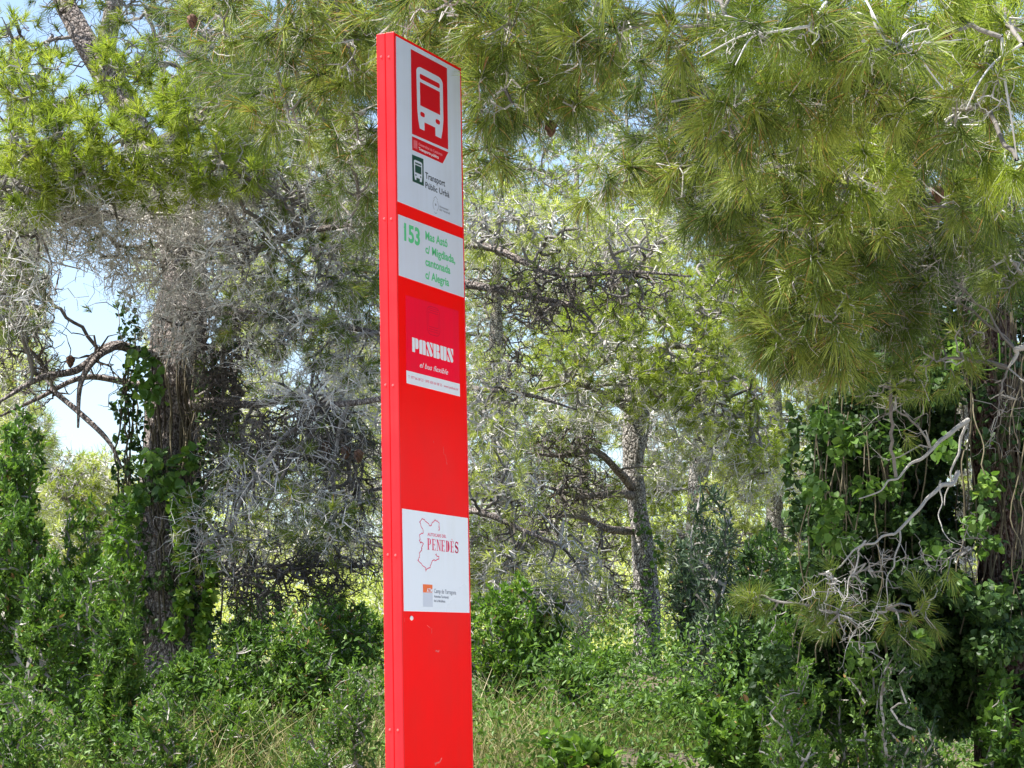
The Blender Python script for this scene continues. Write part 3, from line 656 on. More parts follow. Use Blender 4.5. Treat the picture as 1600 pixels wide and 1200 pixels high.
# ---------------------------------------------------------------- the pines
VOIDS += [(132, 520, 50, 62, 12.5), (108, 620, 42, 36, 12.5), (120, 440, 34, 28, 12.5), (110, 130, 34, 28, 13), (165, 165, 30, 22, 13), (150, 60, 36, 14, 13), (20, 210, 22, 30, 13),
          (870, 195, 22, 16, 8), (1030, 130, 28, 22, 8), (985, 190, 20, 16, 8), (835, 235, 18, 10, 8), (850, 770, 35, 18, 23), (800, 725, 26, 14, 23), (965, 640, 14, 14, 23), (790, 355, 16, 10, 12)]
def gp(px, D):   # foot of something on the ground at photo column px, D metres away
    x = at(px, 900, D)[0]; return np.array((x, D, float(ground_z(x, D))))
def chain_px(L): return [at(*p) for p in L]

# left pine, thick and hung with ivy
D1 = 15.0
t = Tree('pine_tree', 'thick old pine at left, its trunk hidden by grey dead twigs above and ivy below', 'pine tree', gp(262, D1), 'pines')
f0 = gp(262, D1)
t.limb([f0 - [0, 0, .3], at(262, 960, D1), at(264, 800, D1), at(268, 650, D1), at(284, 520, D1), at(288, 420, D1), at(262, 320, D1 + .1), at(222, 225, D1 + .2), at(182, 140, D1 + .3), at(130, 60, D1 + .4), at(80, -40, D1 + .5), at(20, -200, D1 + .6)],
       [.34, .27, .22, .185, .165, .145, .125, .12, .105, .08, .07, .04], 'trunk', 22, .16, 'bark')
t.limb([at(190, 160, D1 + .3), at(165, 90, D1 + .2), at(178, 10, D1 + .1), at(200, -120, D1)], [.09, .07, .06, .03])
t.limb([at(262, 560, D1), at(225, 552, 14.8), at(175, 540, 14.6), at(120, 578, 14.4), at(60, 592, 14.2), at(-20, 640, 14)], [.055, .038, .032, .024, .018, .008], sides=9)
t.limb([at(180, 540, 14.6), at(150, 560, 14.4), at(126, 600, 14.3), at(122, 668, 14.3)], [.028, .024, .018, .008], sides=9)
t.limb([at(262, 610, D1), at(200, 598, 15), at(130, 590, 14.9), at(60, 622, 14.9), at(0, 650, 14.8)], [.04, .024, .018, .014, .008], sides=8)
t.limb([at(80, 608, 14.9), at(130, 650, 14.7), at(170, 690, 14.6), at(190, 730, 14.6)], [.02, .018, .014, .008], sides=7)
t.limb([at(280, 640, D1), at(330, 628, 14.6), at(395, 632, 14.2), at(450, 624, 13.8), at(520, 632, 13.4), at(600, 622, 13), at(680, 600, 12.7)], [.07, .035, .026, .023, .02, .016, .009], sides=10)
t.limb([at(288, 430, D1), at(330, 380, 14.4), at(390, 392, 14), at(440, 372, 13.6), at(520, 355, 13.3), at(610, 352, 13)], [.06, .03, .025, .022, .017, .009], sides=9)
t.limb([at(265, 330, D1), at(200, 330, 14.4), at(120, 345, 13.9), at(40, 320, 13.4), at(-40, 300, 13)], [.08, .045, .035, .025, .012], sides=9)
t.limb([at(230, 240, D1), at(290, 200, 14.2), at(370, 160, 13.6), at(470, 120, 13)], [.07, .045, .03, .015], sides=9)
t.limb([at(280, 470, D1), at(370, 490, 14.4), at(480, 500, 14), at(590, 520, 13.6)], [.07, .04, .03, .012], sides=8)
R1 = dict(D=14, sides=3)
for (px, py, D, rx, ry, rd, n) in ((270, 400, 14, 110, 115, .45, 520), (180, 380, 13.9, 110, 85, .5, 420), (360, 330, 13.9, 90, 75, .5, 320), (290, 500, 14.1, 80, 70, .35, 240), (80, 340, 13.7, 90, 70, .5, 300), (150, 290, 13.8, 120, 60, .5, 300), (310, 270, 13.7, 100, 60, .5, 260)):
    t.cluster(at(px, py, D), (px2m(rx, D), rd, px2m(ry, D)), int(n * .8), burst=0, twig='pale', D=14, spur=3, wig=.6, rmin=.0022)
for (px, py, D, rx, ry, n) in ((60, 400, 13.4, 100, 130, 330), (200, 300, 13.3, 190, 90, 520), (400, 400, 13.6, 150, 120, 420), (490, 560, 13.7, 120, 110, 330), (430, 250, 13.4, 150, 80, 300), (520, 640, 13.6, 90, 90, 240), (40, 250, 13.2, 90, 70, 200), (540, 300, 13.8, 70, 110, 200)):
    t.cluster(at(px, py, D), (px2m(rx, D), .7, px2m(ry, D)), n, burst=.12, twig='pale', D=14, spur=2, wig=.5, rmin=.0018, k=40, L=.08, segs=1, wn=.0034, pen=.35)
for (px, py, D, rx, ry, n) in ((60, 130, 13, 80, 60, 90), (80, 220, 12.8, 90, 60, 130), (190, 110, 12.9, 50, 50, 60), (210, 220, 12.8, 90, 70, 150), (320, 170, 12.7, 90, 60, 120), (40, 300, 12.9, 70, 50, 70), (250, 290, 13, 100, 30, 60), (20, 60, 13.4, 60, 40, 30), (350, 260, 12.9, 80, 50, 90), (130, 270, 12.9, 90, 40, 80)):
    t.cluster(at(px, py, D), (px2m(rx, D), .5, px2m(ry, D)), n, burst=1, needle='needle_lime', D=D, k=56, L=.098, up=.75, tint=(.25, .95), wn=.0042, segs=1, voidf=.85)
for (px, py, D, rx, ry, n, b) in ((470, 300, 13.4, 100, 60, 160, .7), (500, 430, 13.5, 100, 70, 220, .5), (420, 500, 13.8, 90, 70, 200, .35), (540, 540, 13.5, 70, 60, 150, .4), (430, 760, 13.2, 110, 80, 240, .35), (360, 830, 13.2, 100, 70, 180, .25), (520, 820, 13.2, 80, 60, 140, .3), (340, 450, 13.9, 60, 70, 120, .1)):
    t.cluster(at(px, py, D), (px2m(rx, D), .6, px2m(ry, D)), int(n * .8), burst=b, twig='silver' if py > 700 else 'twig', needle='needle', D=14, k=44, L=.085, up=.2, spur=2, wig=.5, rmin=.0019, segs=1, wn=.0038, anchor=None)
for (px, py, D, rx, ry, n) in ((480, 690, 13.6, 110, 60, 380), (380, 700, 14.2, 80, 80, 260), (545, 750, 13.5, 60, 90, 220), (350, 560, 14.4, 60, 90, 220), (60, 560, 14.6, 60, 90, 160), (140, 560, 14.6, 70, 100, 60), (40, 440, 14.5, 60, 80, 160), (440, 900, 14.2, 110, 70, 260), (350, 880, 14.6, 60, 70, 140), (530, 880, 14.4, 80, 60, 180), (340, 620, 14.7, 40, 80, 160)):
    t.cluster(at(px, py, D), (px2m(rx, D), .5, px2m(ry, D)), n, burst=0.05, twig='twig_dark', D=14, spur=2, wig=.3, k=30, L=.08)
for (px, py, D, rx, ry, n, b, nd) in ((230, 20, 14.4, 90, 50, 130, .8, 'needle'), (330, 60, 14.2, 90, 60, 140, .8, 'needle'), (120, 10, 15.6, 80, 40, 60, .5, 'needle'), (60, 70, 15.4, 70, 40, 60, .3, 'needle'), (150, 120, 15.4, 90, 60, 70, .3, 'needle'), (400, 180, 14.2, 90, 70, 160, .8, 'needle'), (450, 90, 14.4, 90, 70, 140, .8, 'needle'),
        (20, 150, 13.4, 60, 50, 60, 1, 'needle_lime'), (110, 170, 13.2, 80, 40, 70, 1, 'needle_lime'), (270, 120, 13.3, 70, 50, 80, 1, 'needle_lime'), (10, 380, 13.6, 50, 60, 90, .4, 'needle'), (20, 470, 13.8, 50, 60, 110, .35, 'needle'), (400, 260, 13.4, 80, 60, 120, .8, 'needle_lime'), (560, 420, 14.6, 70, 120, 200, .6, 'needle')):
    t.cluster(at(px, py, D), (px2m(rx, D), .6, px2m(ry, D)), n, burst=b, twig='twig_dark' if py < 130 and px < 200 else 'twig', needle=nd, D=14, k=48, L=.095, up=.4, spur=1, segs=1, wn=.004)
for (px, py, D, n) in ((200, -150, 15.6, 120), (350, -120, 15.6, 140), (120, -260, 16.0, 100), (480, -100, 15.4, 120)):
    t.cluster(at(px, py, D), (px2m(110, D), 1.2, px2m(60, D)), n, burst=.95, twig='twig', needle='needle', D=D, k=36, L=.11, up=.4, wn=.006, segs=1)  # unseen crown overhead, added to shade the trunk and ivy below
for px, py, D in ((285, 268, 13.4), (108, 205, 12.6), (98, 215, 12.6), (540, 696, 13.2), (560, 702, 13.1), (510, 690, 13.3), (110, 555, 14.3)): t.cone(at(px, py, D), .055)
t.finish()

# right pine: reddish trunk behind the creepers, long boughs reach over the sign
D2 = 9.0
f0 = gp(1565, D2)
t = Tree('pine_tree', 'tall pine at right with reddish bark and long needled boughs reaching over the sign', 'pine tree', f0, 'pines')
t.limb([f0 - [0, 0, .3], at(1575, 1020, D2), at(1568, 850, D2), at(1560, 700, D2), at(1548, 560, D2), at(1538, 420, D2), at(1530, 300, D2 + .05), at(1525, 100, D2 + .1), at(1515, -150, D2), at(1500, -420, D2 - .2), at(1490, -700, D2 - .2)],
       [.16, .125, .115, .11, .105, .10, .095, .09, .08, .06, .03], 'trunk', 22, .12, 'bark_red')
t.limb([at(1520, -60, D2), at(1420, -150, 8.2), at(1250, -190, 7.4), at(1050, -170, 6.8), at(850, -120, 6.6), at(640, -90, 6.9), at(450, -60, 7.4)], [.07, .055, .045, .038, .03, .02, .01], sides=10)
t.limb([at(1522, -20, D2), at(1470, -60, 8), at(1380, -40, 7), at(1300, 10, 6.2), at(1240, 60, 5.8)], [.06, .045, .03, .016, .008], sides=9)
t.limb([at(1525, 200, D2), at(1450, 150, 8.3), at(1380, 180, 7.4), at(1330, 260, 6.9), at(1290, 380, 6.7)], [.05, .035, .022, .015, .008], sides=9)
t.limb([at(1524, 60, D2), at(1560, 20, 8), at(1580, 40, 7), at(1560, 120, 6.3)], [.05, .03, .02, .01], sides=9)
# the pale forked twigs in front, top right
for br in ([(1130, 25, 5.5), (1185, 45, 5.4), (1150, 60, 5.4), (1100, 85, 5.3)], [(1185, 45, 5.4), (1240, 25, 5.5), (1290, -5, 5.7), (1340, -60, 6)], [(1265, 40, 5.4), (1215, 52, 5.35), (1175, 60, 5.35), (1150, 100, 5.3)], [(1290, 5, 5.5), (1265, 40, 5.4), (1282, 55, 5.4), (1270, 72, 5.35)],
           [(1358, 18, 5.4), (1375, 45, 5.4), (1392, 65, 5.4), (1440, 68, 5.4), (1500, 60, 5.5)], [(1368, 50, 5.4), (1385, 68, 5.4), (1430, 78, 5.4), (1455, 110, 5.4), (1475, 140, 5.4)], [(1345, 65, 5.4), (1370, 76, 5.4), (1392, 72, 5.4)], [(1340, -30, 5.6), (1360, 20, 5.4), (1385, 60, 5.4)],
           [(1400, 70, 5.4), (1420, 52, 5.4), (1450, 45, 5.4)], [(1600, 70, 5.6), (1560, 95, 5.6), (1530, 130, 5.5), (1510, 170, 5.5)], [(1565, 60, 5.6), (1570, 120, 5.6), (1580, 190, 5.6), (1585, 250, 5.7)]):
    P = [at(b[0], b[1], b[2] - .36) + RNG.normal(0, .003, 3) for b in br]; V, F, _, _ = limb_geo(np.array(P), np.linspace(.0036, .0014, len(P)), 6, 5, .15)
    make_mesh('dead_branch', V, F, M['silver'], t.root, np.full(len(V), .75), True); t.nodes.append(np.column_stack([np.array(P), np.full(len(P), .004)]))
for (px, py, D, rx, ry, n) in ((1190, 55, 5.05, 80, 30, 34), (1400, 70, 5.05, 80, 40, 34), (1560, 130, 5.25, 40, 80, 24), (1270, 40, 5.1, 60, 40, 24)):
    t.cluster(at(px, py, D), (px2m(rx, D), .1, px2m(ry, D)), n, burst=.25, twig='silver', D=D, k=60, L=.095, up=-.2, rmin=.0009, maxr=.0028, spur=1, wig=.3, wn=.002, anchor=at(px, py - 10, D))
near = ((640, 20, 6.9, 110, 50, 46), (480, 50, 7.4, 110, 60, 60), (350, 30, 7.8, 70, 50, 34), (560, 120, 7.4, 80, 50, 40), (800, 40, 6.4, 110, 60, 56), (950, 50, 6.1, 110, 60, 56), (790, 140, 6.6, 80, 60, 50), (900, 150, 6.6, 60, 30, 18),
        (1090, 40, 5.8, 90, 60, 44), (1200, 70, 5.5, 90, 60, 44), (1320, 50, 5.4, 90, 60, 44), (1440, 40, 5.4, 100, 60, 44), (1560, 60, 5.6, 80, 80, 40), (1140, 190, 5.9, 60, 60, 30), (1250, 170, 5.8, 80, 60, 40), (1370, 150, 5.7, 90, 60, 44),
        (1490, 170, 5.8, 90, 70, 44), (1580, 220, 6.1, 60, 80, 34), (1220, 260, 6.2, 80, 50, 40), (1330, 260, 6.2, 80, 60, 44), (1440, 260, 6.3, 90, 60, 44), (1540, 320, 6.6, 60, 50, 20), (1270, 350, 6.5, 70, 50, 44), (1370, 370, 6.7, 60, 50, 28),
        (1260, 440, 6.6, 60, 60, 50), (1300, 500, 6.6, 60, 60, 54), (1230, 530, 6.8, 60, 50, 44), (1310, 570, 6.9, 50, 40, 30), (1190, 480, 7, 40, 50, 24), (1170, 380, 7, 40, 60, 24), (1330, 440, 6.9, 50, 60, 26), (560, 220, 7.8, 60, 50, 26), (450, 170, 8, 90, 60, 40),
        (760, 230, 7, 40, 50, 18), (1060, 260, 6.9, 60, 40, 22), (960, 290, 7.2, 80, 40, 20), (1130, 300, 6.8, 50, 50, 24), (740, 60, 6.9, 80, 60, 34), (550, 40, 7.6, 90, 60, 40), (1000, 120, 6.7, 70, 30, 16), (700, 5, 6.4, 90, 40, 26))
for (px, py, D, rx, ry, n) in near:
    t.cluster(at(px, py, D), (px2m(rx, D), .32, px2m(ry, D)), int(n * 1.2), burst=.9, twig='silver', needle='needle_lime' if D < 6.3 and RNG.uniform() < .4 else 'needle', D=D, k=64, L=.098, up=-.05, out=.45, tint=(.0, .9), wn=.0022, rmin=.0013, maxr=.007, spur=1, droop=.22, spread=(8, 78), voidf=1.0, wig=.4, brown=.06)  # some front tufts in lime: sunlit highlights put into the needle colour
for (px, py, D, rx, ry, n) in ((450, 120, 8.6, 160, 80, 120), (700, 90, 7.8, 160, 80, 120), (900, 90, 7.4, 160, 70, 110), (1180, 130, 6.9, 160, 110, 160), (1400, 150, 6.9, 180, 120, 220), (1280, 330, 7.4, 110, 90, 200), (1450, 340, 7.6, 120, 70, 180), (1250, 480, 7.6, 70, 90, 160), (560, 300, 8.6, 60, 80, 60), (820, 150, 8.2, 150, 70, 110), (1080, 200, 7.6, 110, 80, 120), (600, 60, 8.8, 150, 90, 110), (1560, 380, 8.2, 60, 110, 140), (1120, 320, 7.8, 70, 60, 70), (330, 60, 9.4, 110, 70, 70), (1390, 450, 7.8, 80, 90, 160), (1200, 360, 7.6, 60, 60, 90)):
    t.cluster(at(px, py, D), (px2m(rx, D), .45, px2m(ry, D)), int(n * 1.7), burst=.7, twig='twig', needle='needle', D=D, k=54, L=.095, up=-.0, tint=(.0, .42), wn=.0022, rmin=.0014, spur=2, droop=.25, voidf=.9, wig=.4, segs=1)  # back needles tinted darker: shade between the front tufts put into colour
for px, py, D in ((1477, 40, 5.4), (1370, 165, 5.9), (1465, 290, 6.5), (1295, 265, 6.3), (300, 22, 7.6), (860, 188, 6.7)): t.cone(at(px, py, D), .035)
for (px, py, D, n) in ((850, -70, 5.7, 46), (980, -90, 5.4, 46), (1120, -80, 5.3, 40), (760, -110, 6.0, 40), (900, -200, 5.8, 40)):
    t.cluster(at(px, py, D), (px2m(100, D), .35, px2m(60, D)), n, burst=1, twig='twig', needle='needle', D=D, k=60, L=.1, up=.0, wn=.002)  # unseen boughs overhead, added to block sky light from the sign's top
for (px, py, D, n) in ((950, -230, 9, 130), (1100, -260, 9.2, 130), (1250, -230, 9, 130), (1400, -280, 9.3, 130), (1180, -330, 8.4, 110), (1540, -200, 9.6, 110), (1020, -120, 9.4, 80), (800, -180, 8.4, 80)):
    t.cluster(at(px, py, D), (px2m(110, D), .7, px2m(60, D)), n, burst=.9, twig='twig', needle='needle', D=D, k=40, L=.1, up=.2, wn=.003, segs=1)  # unseen canopy above, added to shade the creepers and lower boughs
# dead grey boughs in front of the creepers
for br, r0 in (([(1515, 655, 8.3), (1455, 700, 8.1), (1400, 745, 8), (1340, 785, 7.9)], .011), ([(1495, 740, 8.2), (1450, 785, 8), (1400, 830, 7.9), (1350, 850, 7.8), (1300, 895, 7.7)], .010), ([(1510, 660, 8.3), (1490, 720, 8.3), (1475, 790, 8.3)], .008),
               ([(1640, 520, 8), (1590, 550, 8), (1575, 575, 8)], .016), ([(1350, 850, 7.8), (1330, 900, 7.8), (1310, 960, 7.7)], .005), ([(1400, 830, 7.9), (1392, 900, 7.9), (1385, 950, 7.9)], .0045), ([(1475, 750, 8.2), (1470, 820, 8.1), (1510, 860, 8)], .0045)):
    P = [at(*b) for b in br]; Pc = catmull(np.array(P), 4); Pc = Pc + RNG.normal(0, .007, Pc.shape); V, F, _, _ = limb_geo(Pc, np.linspace(r0 * .8, r0 * .22, len(Pc)), 8, 3, .22)
    make_mesh('dead_branch', V, F, M['twig'], t.root, np.full(len(V), .9), True)
    t.nodes.append(np.column_stack([np.array(P), np.full(len(P), .01)]))
for (px, py, D, rx, ry, n) in ((1370, 880, 7.8, 60, 60, 34), (1300, 920, 7.7, 70, 40, 34), (1340, 980, 7.8, 50, 60, 20), (1480, 860, 8, 50, 60, 24), (1400, 640, 8, 60, 90, 30), (1450, 440, 7.9, 80, 50, 80), (1410, 410, 7.8, 60, 60, 80), (1560, 640, 8, 50, 80, 24)):
    t.cluster(at(px, py, D), (px2m(rx, D), .2, px2m(ry, D)), n, burst=.06, twig='silver' if px < 1350 else 'twig', D=D, spur=1, wig=.4, k=50, L=.08, up=-.4, rmin=.0011, maxr=.005)
for (px, py, D, rx, ry, n) in ((1290, 960, 7.8, 60, 40, 26), (1180, 935, 8, 30, 30, 14), (1430, 960, 8, 60, 60, 24), (1570, 400, 7.8, 50, 70, 40), (1480, 560, 8, 80, 80, 50), (1390, 600, 7.8, 60, 40, 30)):
    t.cluster(at(px, py, D), (px2m(rx, D), .25, px2m(ry, D)), n, burst=.9, twig='twig', needle='needle', D=D, k=50, L=.075, up=.1, wn=.002)
t.finish()

# middle pine, dark boughs to the left
D3 = 20.0
f0 = gp(1012, D3)
t = Tree('pine_tree', 'slender pine with a pale patched trunk standing right of the sign', 'pine tree', f0, 'pines')
t.limb([f0 - [0, 0, .3], at(1010, 1040, D3), at(1010, 950, D3), at(1004, 860, D3), at(996, 790, D3), at(990, 720, D3), at(996, 640, D3), at(985, 540, D3), at(960, 440, D3), at(940, 330, D3)],
       [.17, .125, .12, .095, .09, .09, .10, .08, .06, .03], 'trunk', 18, .2, 'bark_pale')
t.limb([at(992, 830, D3), at(950, 826, 19.7), at(915, 810, 19.4), at(880, 806, 19), at(840, 812, 18.8)], [.04, .035, .025, .014, .007], sides=8, bark='bark')
t.limb([at(994, 775, D3), at(960, 772, 19.6), at(900, 775, 19.2), at(850, 760, 18.9), at(820, 768, 18.7)], [.045, .035, .025, .014, .007], sides=8, bark='bark')
t.limb([at(990, 765, D3), at(965, 735, 19.6), at(930, 705, 19.3), at(880, 712, 19), at(820, 708, 18.8)], [.045, .035, .028, .02, .009], sides=8, bark='bark')
t.limb([at(996, 650, D3), at(950, 620, 19.6), at(900, 600, 19.2), at(840, 610, 19)], [.05, .03, .02, .01], sides=8, bark='bark')
t.limb([at(990, 560, D3), at(1050, 540, 19.4), at(1120, 560, 19), at(1180, 620, 18.7)], [.05, .03, .02, .01], sides=8, bark='bark')
for (px, py, D, rx, ry, n) in ((1010, 690, 20.9, 70, 70, 200), (1040, 730, 19.4, 40, 40, 60), (960, 560, 19.2, 80, 60, 200), (1060, 640, 19, 80, 50, 220), (1110, 700, 19, 70, 50, 200), (1180, 740, 19, 70, 50, 200), (900, 640, 19.2, 90, 50, 200), (945, 920, 19.6, 40, 30, 60)):
    t.cluster(at(px, py, D), (px2m(rx, D), .7, px2m(ry, D)), int(n * .6), burst=.4, twig='pale', D=19, spur=2, wig=.6, k=24, L=.09, rmin=.0026, needle='needle_far', segs=1)
for (px, py, D, rx, ry, n) in ((1080, 560, 18.8, 80, 60, 160), (1130, 630, 18.8, 80, 50, 150), (1010, 600, 18.9, 60, 40, 90), (930, 520, 18.9, 90, 50, 150), (1190, 700, 18.9, 60, 50, 90), (1000, 460, 19, 90, 60, 160), (880, 570, 19, 60, 40, 80), (1100, 470, 19, 70, 60, 140)):
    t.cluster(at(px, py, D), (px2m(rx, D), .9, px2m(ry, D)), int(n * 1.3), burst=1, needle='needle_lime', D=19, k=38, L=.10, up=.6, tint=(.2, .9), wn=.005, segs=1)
for (px, py, D, rx, ry, n) in ((890, 760, 19, 90, 40, 260), (880, 700, 19, 80, 30, 180), (860, 820, 18.9, 60, 40, 120), (940, 900, 19.4, 60, 50, 120)):
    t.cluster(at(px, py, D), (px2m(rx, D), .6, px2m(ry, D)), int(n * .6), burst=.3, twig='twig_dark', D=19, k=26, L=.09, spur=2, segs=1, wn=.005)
t.finish()

# bare-bough pine behind the sign, its dark twigs come out to the right of it
D4 = 17.0
f0 = gp(690, D4)
t = Tree('pine_tree', 'pine hidden behind the sign, its dark bare boughs spreading out to the right', 'pine tree', f0, 'pines')
t.limb([f0 - [0, 0, .3], at(690, 900, D4), at(680, 600, D4), at(672, 400, D4), at(664, 200, D4), at(650, 60, D4)], [.15, .11, .09, .075, .05, .02], 'trunk', 14, .12, 'bark')
t.limb([at(676, 440, D4), at(740, 446, 16.7), at(820, 462, 16.4), at(900, 480, 16.1), at(930, 510, 16)], [.04, .032, .024, .016, .007], sides=8)
t.limb([at(674, 380, D4), at(760, 385, 16.5), at(820, 410, 16.2), at(880, 430, 16), at(990, 425, 15.8), at(1080, 432, 15.7)], [.04, .03, .026, .02, .012, .005], sides=8)
t.limb([at(690, 600, D4), at(760, 610, 16.7), at(830, 618, 16.5), at(900, 640, 16.4)], [.03, .02, .014, .006], sides=8)
t.limb([at(690, 800, D4), at(750, 800, 16.5), at(820, 830, 16.2), at(870, 850, 16)], [.03, .022, .016, .007], sides=8)
t.limb([at(690, 770, D4), at(620, 760, 16.6), at(540, 775, 16.2)], [.03, .018, .008], sides=8)
for (px, py, D, rx, ry, n) in ((880, 450, 16, 110, 45, 420), (980, 450, 15.8, 100, 45, 260), (850, 490, 16.1, 70, 40, 240), (780, 450, 16.3, 60, 40, 150), (800, 560, 16.6, 60, 60, 200), (800, 840, 16.4, 70, 60, 160)):
    t.cluster(at(px, py, D), (px2m(rx, D), .5, px2m(ry, D)), int(n * .5), burst=.08, twig='twig_dark', D=16, spur=1, wig=.4, k=26, L=.08, rmin=.0028)
for (px, py, D, rx, ry, n, b) in ((780, 350, 16.4, 80, 60, 260, .5), (880, 360, 16.2, 90, 50, 260, .5), (780, 640, 16.6, 60, 80, 260, .35), (790, 760, 16.6, 70, 70, 260, .3), (800, 900, 16.4, 70, 60, 200, .3), (1000, 380, 16.2, 100, 50, 240, .6), (600, 700, 16.6, 60, 100, 160, .3), (900, 880, 17, 60, 60, 120, .3), (880, 950, 17, 60, 50, 120, .2)):
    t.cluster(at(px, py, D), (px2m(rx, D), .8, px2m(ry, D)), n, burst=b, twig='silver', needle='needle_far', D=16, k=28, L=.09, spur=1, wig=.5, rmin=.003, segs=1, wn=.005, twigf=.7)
t.finish()

# sunlit pines further back
back = [  # px, D, top py, crown half width px, crown bottom py, lime?, label
    (790, 26, 230, 130, 960, 1, 'sunlit pine just right of the sign, far behind its dark bare boughs'),
    (905, 31, 170, 120, 980, 1, 'sunlit pine seen behind the dark low boughs of the slender pine'),
    (1090, 25, 210, 120, 900, 1, 'bright lime green pine behind the top of the slender pine'),
    (1210, 28, 220, 120, 960, 0, 'pale twiggy pine in the gap beside the creeper covered trunk'),
    (1340, 30, 280, 120, 960, 1, 'pine behind the creepers at right, mostly hidden by them'),
    (1500, 27, 200, 130, 960, 0, 'pine behind the reddish trunk at the far right'),
    (470, 24, 180, 130, 900, 0, 'olive pine between the thick old trunk and the sign'),
    (590, 28, 150, 120, 900, 0, 'olive pine directly behind the left edge of the sign'),
    (330, 29, 120, 100, 900, 0, 'shaded pine right behind the thick ivy clad trunk'),
    (10, 20, 230, 60, 900, 0, 'grey green pine cut by the left edge of the photo'),
    (130, 30, 720, 90, 1000, 1, 'low lime green young pine below the patch of open sky'),
    (680, 36, 260, 130, 960, 1, 'pine far behind the sign itself'),
    (1000, 38, 130, 130, 1000, 1, 'farthest sunlit pine behind the slender trunk'),
]
for k, (px, D, top, hw, bot, lime, lab) in enumerate(back):
    tx = {470: 622, 590: 660, 330: 300}.get(px, px); f0 = gp(tx, D)
    t = Tree('pine_tree', lab, 'pine tree', f0, 'pines')
    lean = RNG.uniform(-25, 25)
    pts = [f0 - [0, 0, .3]] + [at(tx + lean * s + RNG.uniform(-8, 8), bot + 40 + (top + 20 - bot - 40) * s, D) for s in (.02, .25, .5, .75, 1)]
    t.limb(pts, [.16, .13, .11, .09, .06, .02], 'trunk', 10, .12, 'bark_pale')
    ncl = 9
    for j in range(ncl):
        s = (j + .5) / ncl; py = bot + (top - bot) * s; w = hw * (1 - .45 * abs(s - .4))
        for side in (-1, 1):
            cx = px + side * w * RNG.uniform(.3, .75); dd = D + RNG.uniform(-1.6, 1.2)
            c = at(cx, py + RNG.uniform(-25, 25), dd)
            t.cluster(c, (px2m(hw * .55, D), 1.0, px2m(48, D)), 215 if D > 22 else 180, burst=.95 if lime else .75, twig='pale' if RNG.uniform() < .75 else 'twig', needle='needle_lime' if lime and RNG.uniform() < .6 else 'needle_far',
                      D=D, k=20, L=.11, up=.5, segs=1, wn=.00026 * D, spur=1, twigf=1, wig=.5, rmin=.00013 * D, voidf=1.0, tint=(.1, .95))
    t.finish()

# ---------------------------------------------------------------- ivy and creepers
def ivy(name, label, cat, spots, size, mat, n_each, group=None, aspect=.85, stems=None, D=9, tint=(.05, .85), sprigs=True, round_=True, stemr=.003):
    base = spots[0][0]; z = float(ground_z(base[0], base[1])); root = thing(name, label, cat, (base[0], base[1], z), group)
    a = Acc(); P_, D_, T_ = [], [], []
    for c, rad in spots:
        n = n_each; p = ellipsoid(n, c, rad, .3); p = drop_voids(p, .0); p = p[p[:, 2] > ground_z(p[:, 0], p[:, 1]) + .03]
        cl = RNG.integers(0, 14, len(p)); tn = RNG.uniform(*tint, 14)[cl] + RNG.normal(0, .12, len(p))
        P_.append(p); D_.append(unit(RNG.normal(size=p.shape) * .8 + [0, -.35, -.55])); T_.append(np.clip(tn, 0, 1))
    P_ = np.vstack(P_); D_ = np.vstack(D_); T_ = np.concatenate(T_)
    a.add(*leaves(P_, D_, RNG.uniform(.55, 1.25, len(P_)) * size, aspect, T_, .15, round_)); a.build('foliage', M[mat], root)
    if stems is not None:
        b = Acc()
        for (A, B, sag) in stems:
            m = 9; tt = np.linspace(0, 1, m)[:, None]; L = np.linalg.norm(B - A)
            pts = A + (B - A) * tt + np.array([0, 0, -1]) * sag * np.sin(tt * np.pi) + RNG.normal(0, .012, (m, 3)) * L
            g = np.gradient(pts, axis=0); tn = RNG.uniform()
            b.add(*tubes(pts[:-1], pts[1:], np.full(m - 1, stemr), np.full(m - 1, stemr), g[:-1], g[1:], np.full(m - 1, tn), 3, 4, .04))
        b.build('stems', M['vine'], root)
    return root
# ivy on the left trunk
sp = []; st = []
for y_ in range(600, 1000, 28):
    for dx in (-64, 56): sp.append((at(264 + dx + RNG.uniform(-14, 14), y_, 14.75), (px2m(26, 15), .12, px2m(24, 15))))
for y_ in range(720, 1000, 26): sp.append((at(270 + RNG.uniform(-30, 40), y_, 14.65), (px2m(30, 15), .1, px2m(22, 15))))
for x_, y_ in ((215, 560), (205, 520), (200, 480), (345, 500), (355, 530), (350, 640), (360, 670), (335, 690), (330, 560), (345, 600), (350, 560)): sp.append((at(x_, y_, 14.7), (px2m(22, 15), .1, px2m(24, 15))))
for k in range(46):
    x0 = RNG.uniform(190, 370); st.append((at(x0, RNG.uniform(480, 620), 14.7 + RNG.uniform(-.05, .3)), at(x0 + RNG.uniform(-25, 25), RNG.uniform(780, 1000), 14.7), 0))
ivy('ivy', 'ivy with hanging brown stems wrapped round the thick left trunk', 'ivy', sp[::-1], .042, 'leaf_dark', 66, 'creepers', stems=st, stemr=.006)
for px, y0, y1, lab in ((283, 780, 990, 'bright ivy strand hanging down the middle of the thick left trunk'), (322, 860, 1060, 'bright ivy strand hanging right of the thick left trunk')):
    sp = [(at(px + 9 * math.sin(y_ * .03), y_, 14.2), (px2m(11, 14), .06, px2m(12, 14))) for y_ in range(y0, y1, 13)]
    ivy('ivy', lab, 'ivy', sp[::-1], .062, 'leaf_fresh', 15, 'creepers', stems=[(at(px, y0, 14.25), at(px, y1, 14.2), 0)], tint=(.3, 1))
sp = [(at(x_, y_, 13.9), (px2m(24, 14), .12, px2m(20, 14))) for x_, y_ in ((200, 800), (215, 770), (290, 720), (270, 760), (300, 780), (190, 840), (230, 720), (230, 590), (240, 620), (220, 560))]
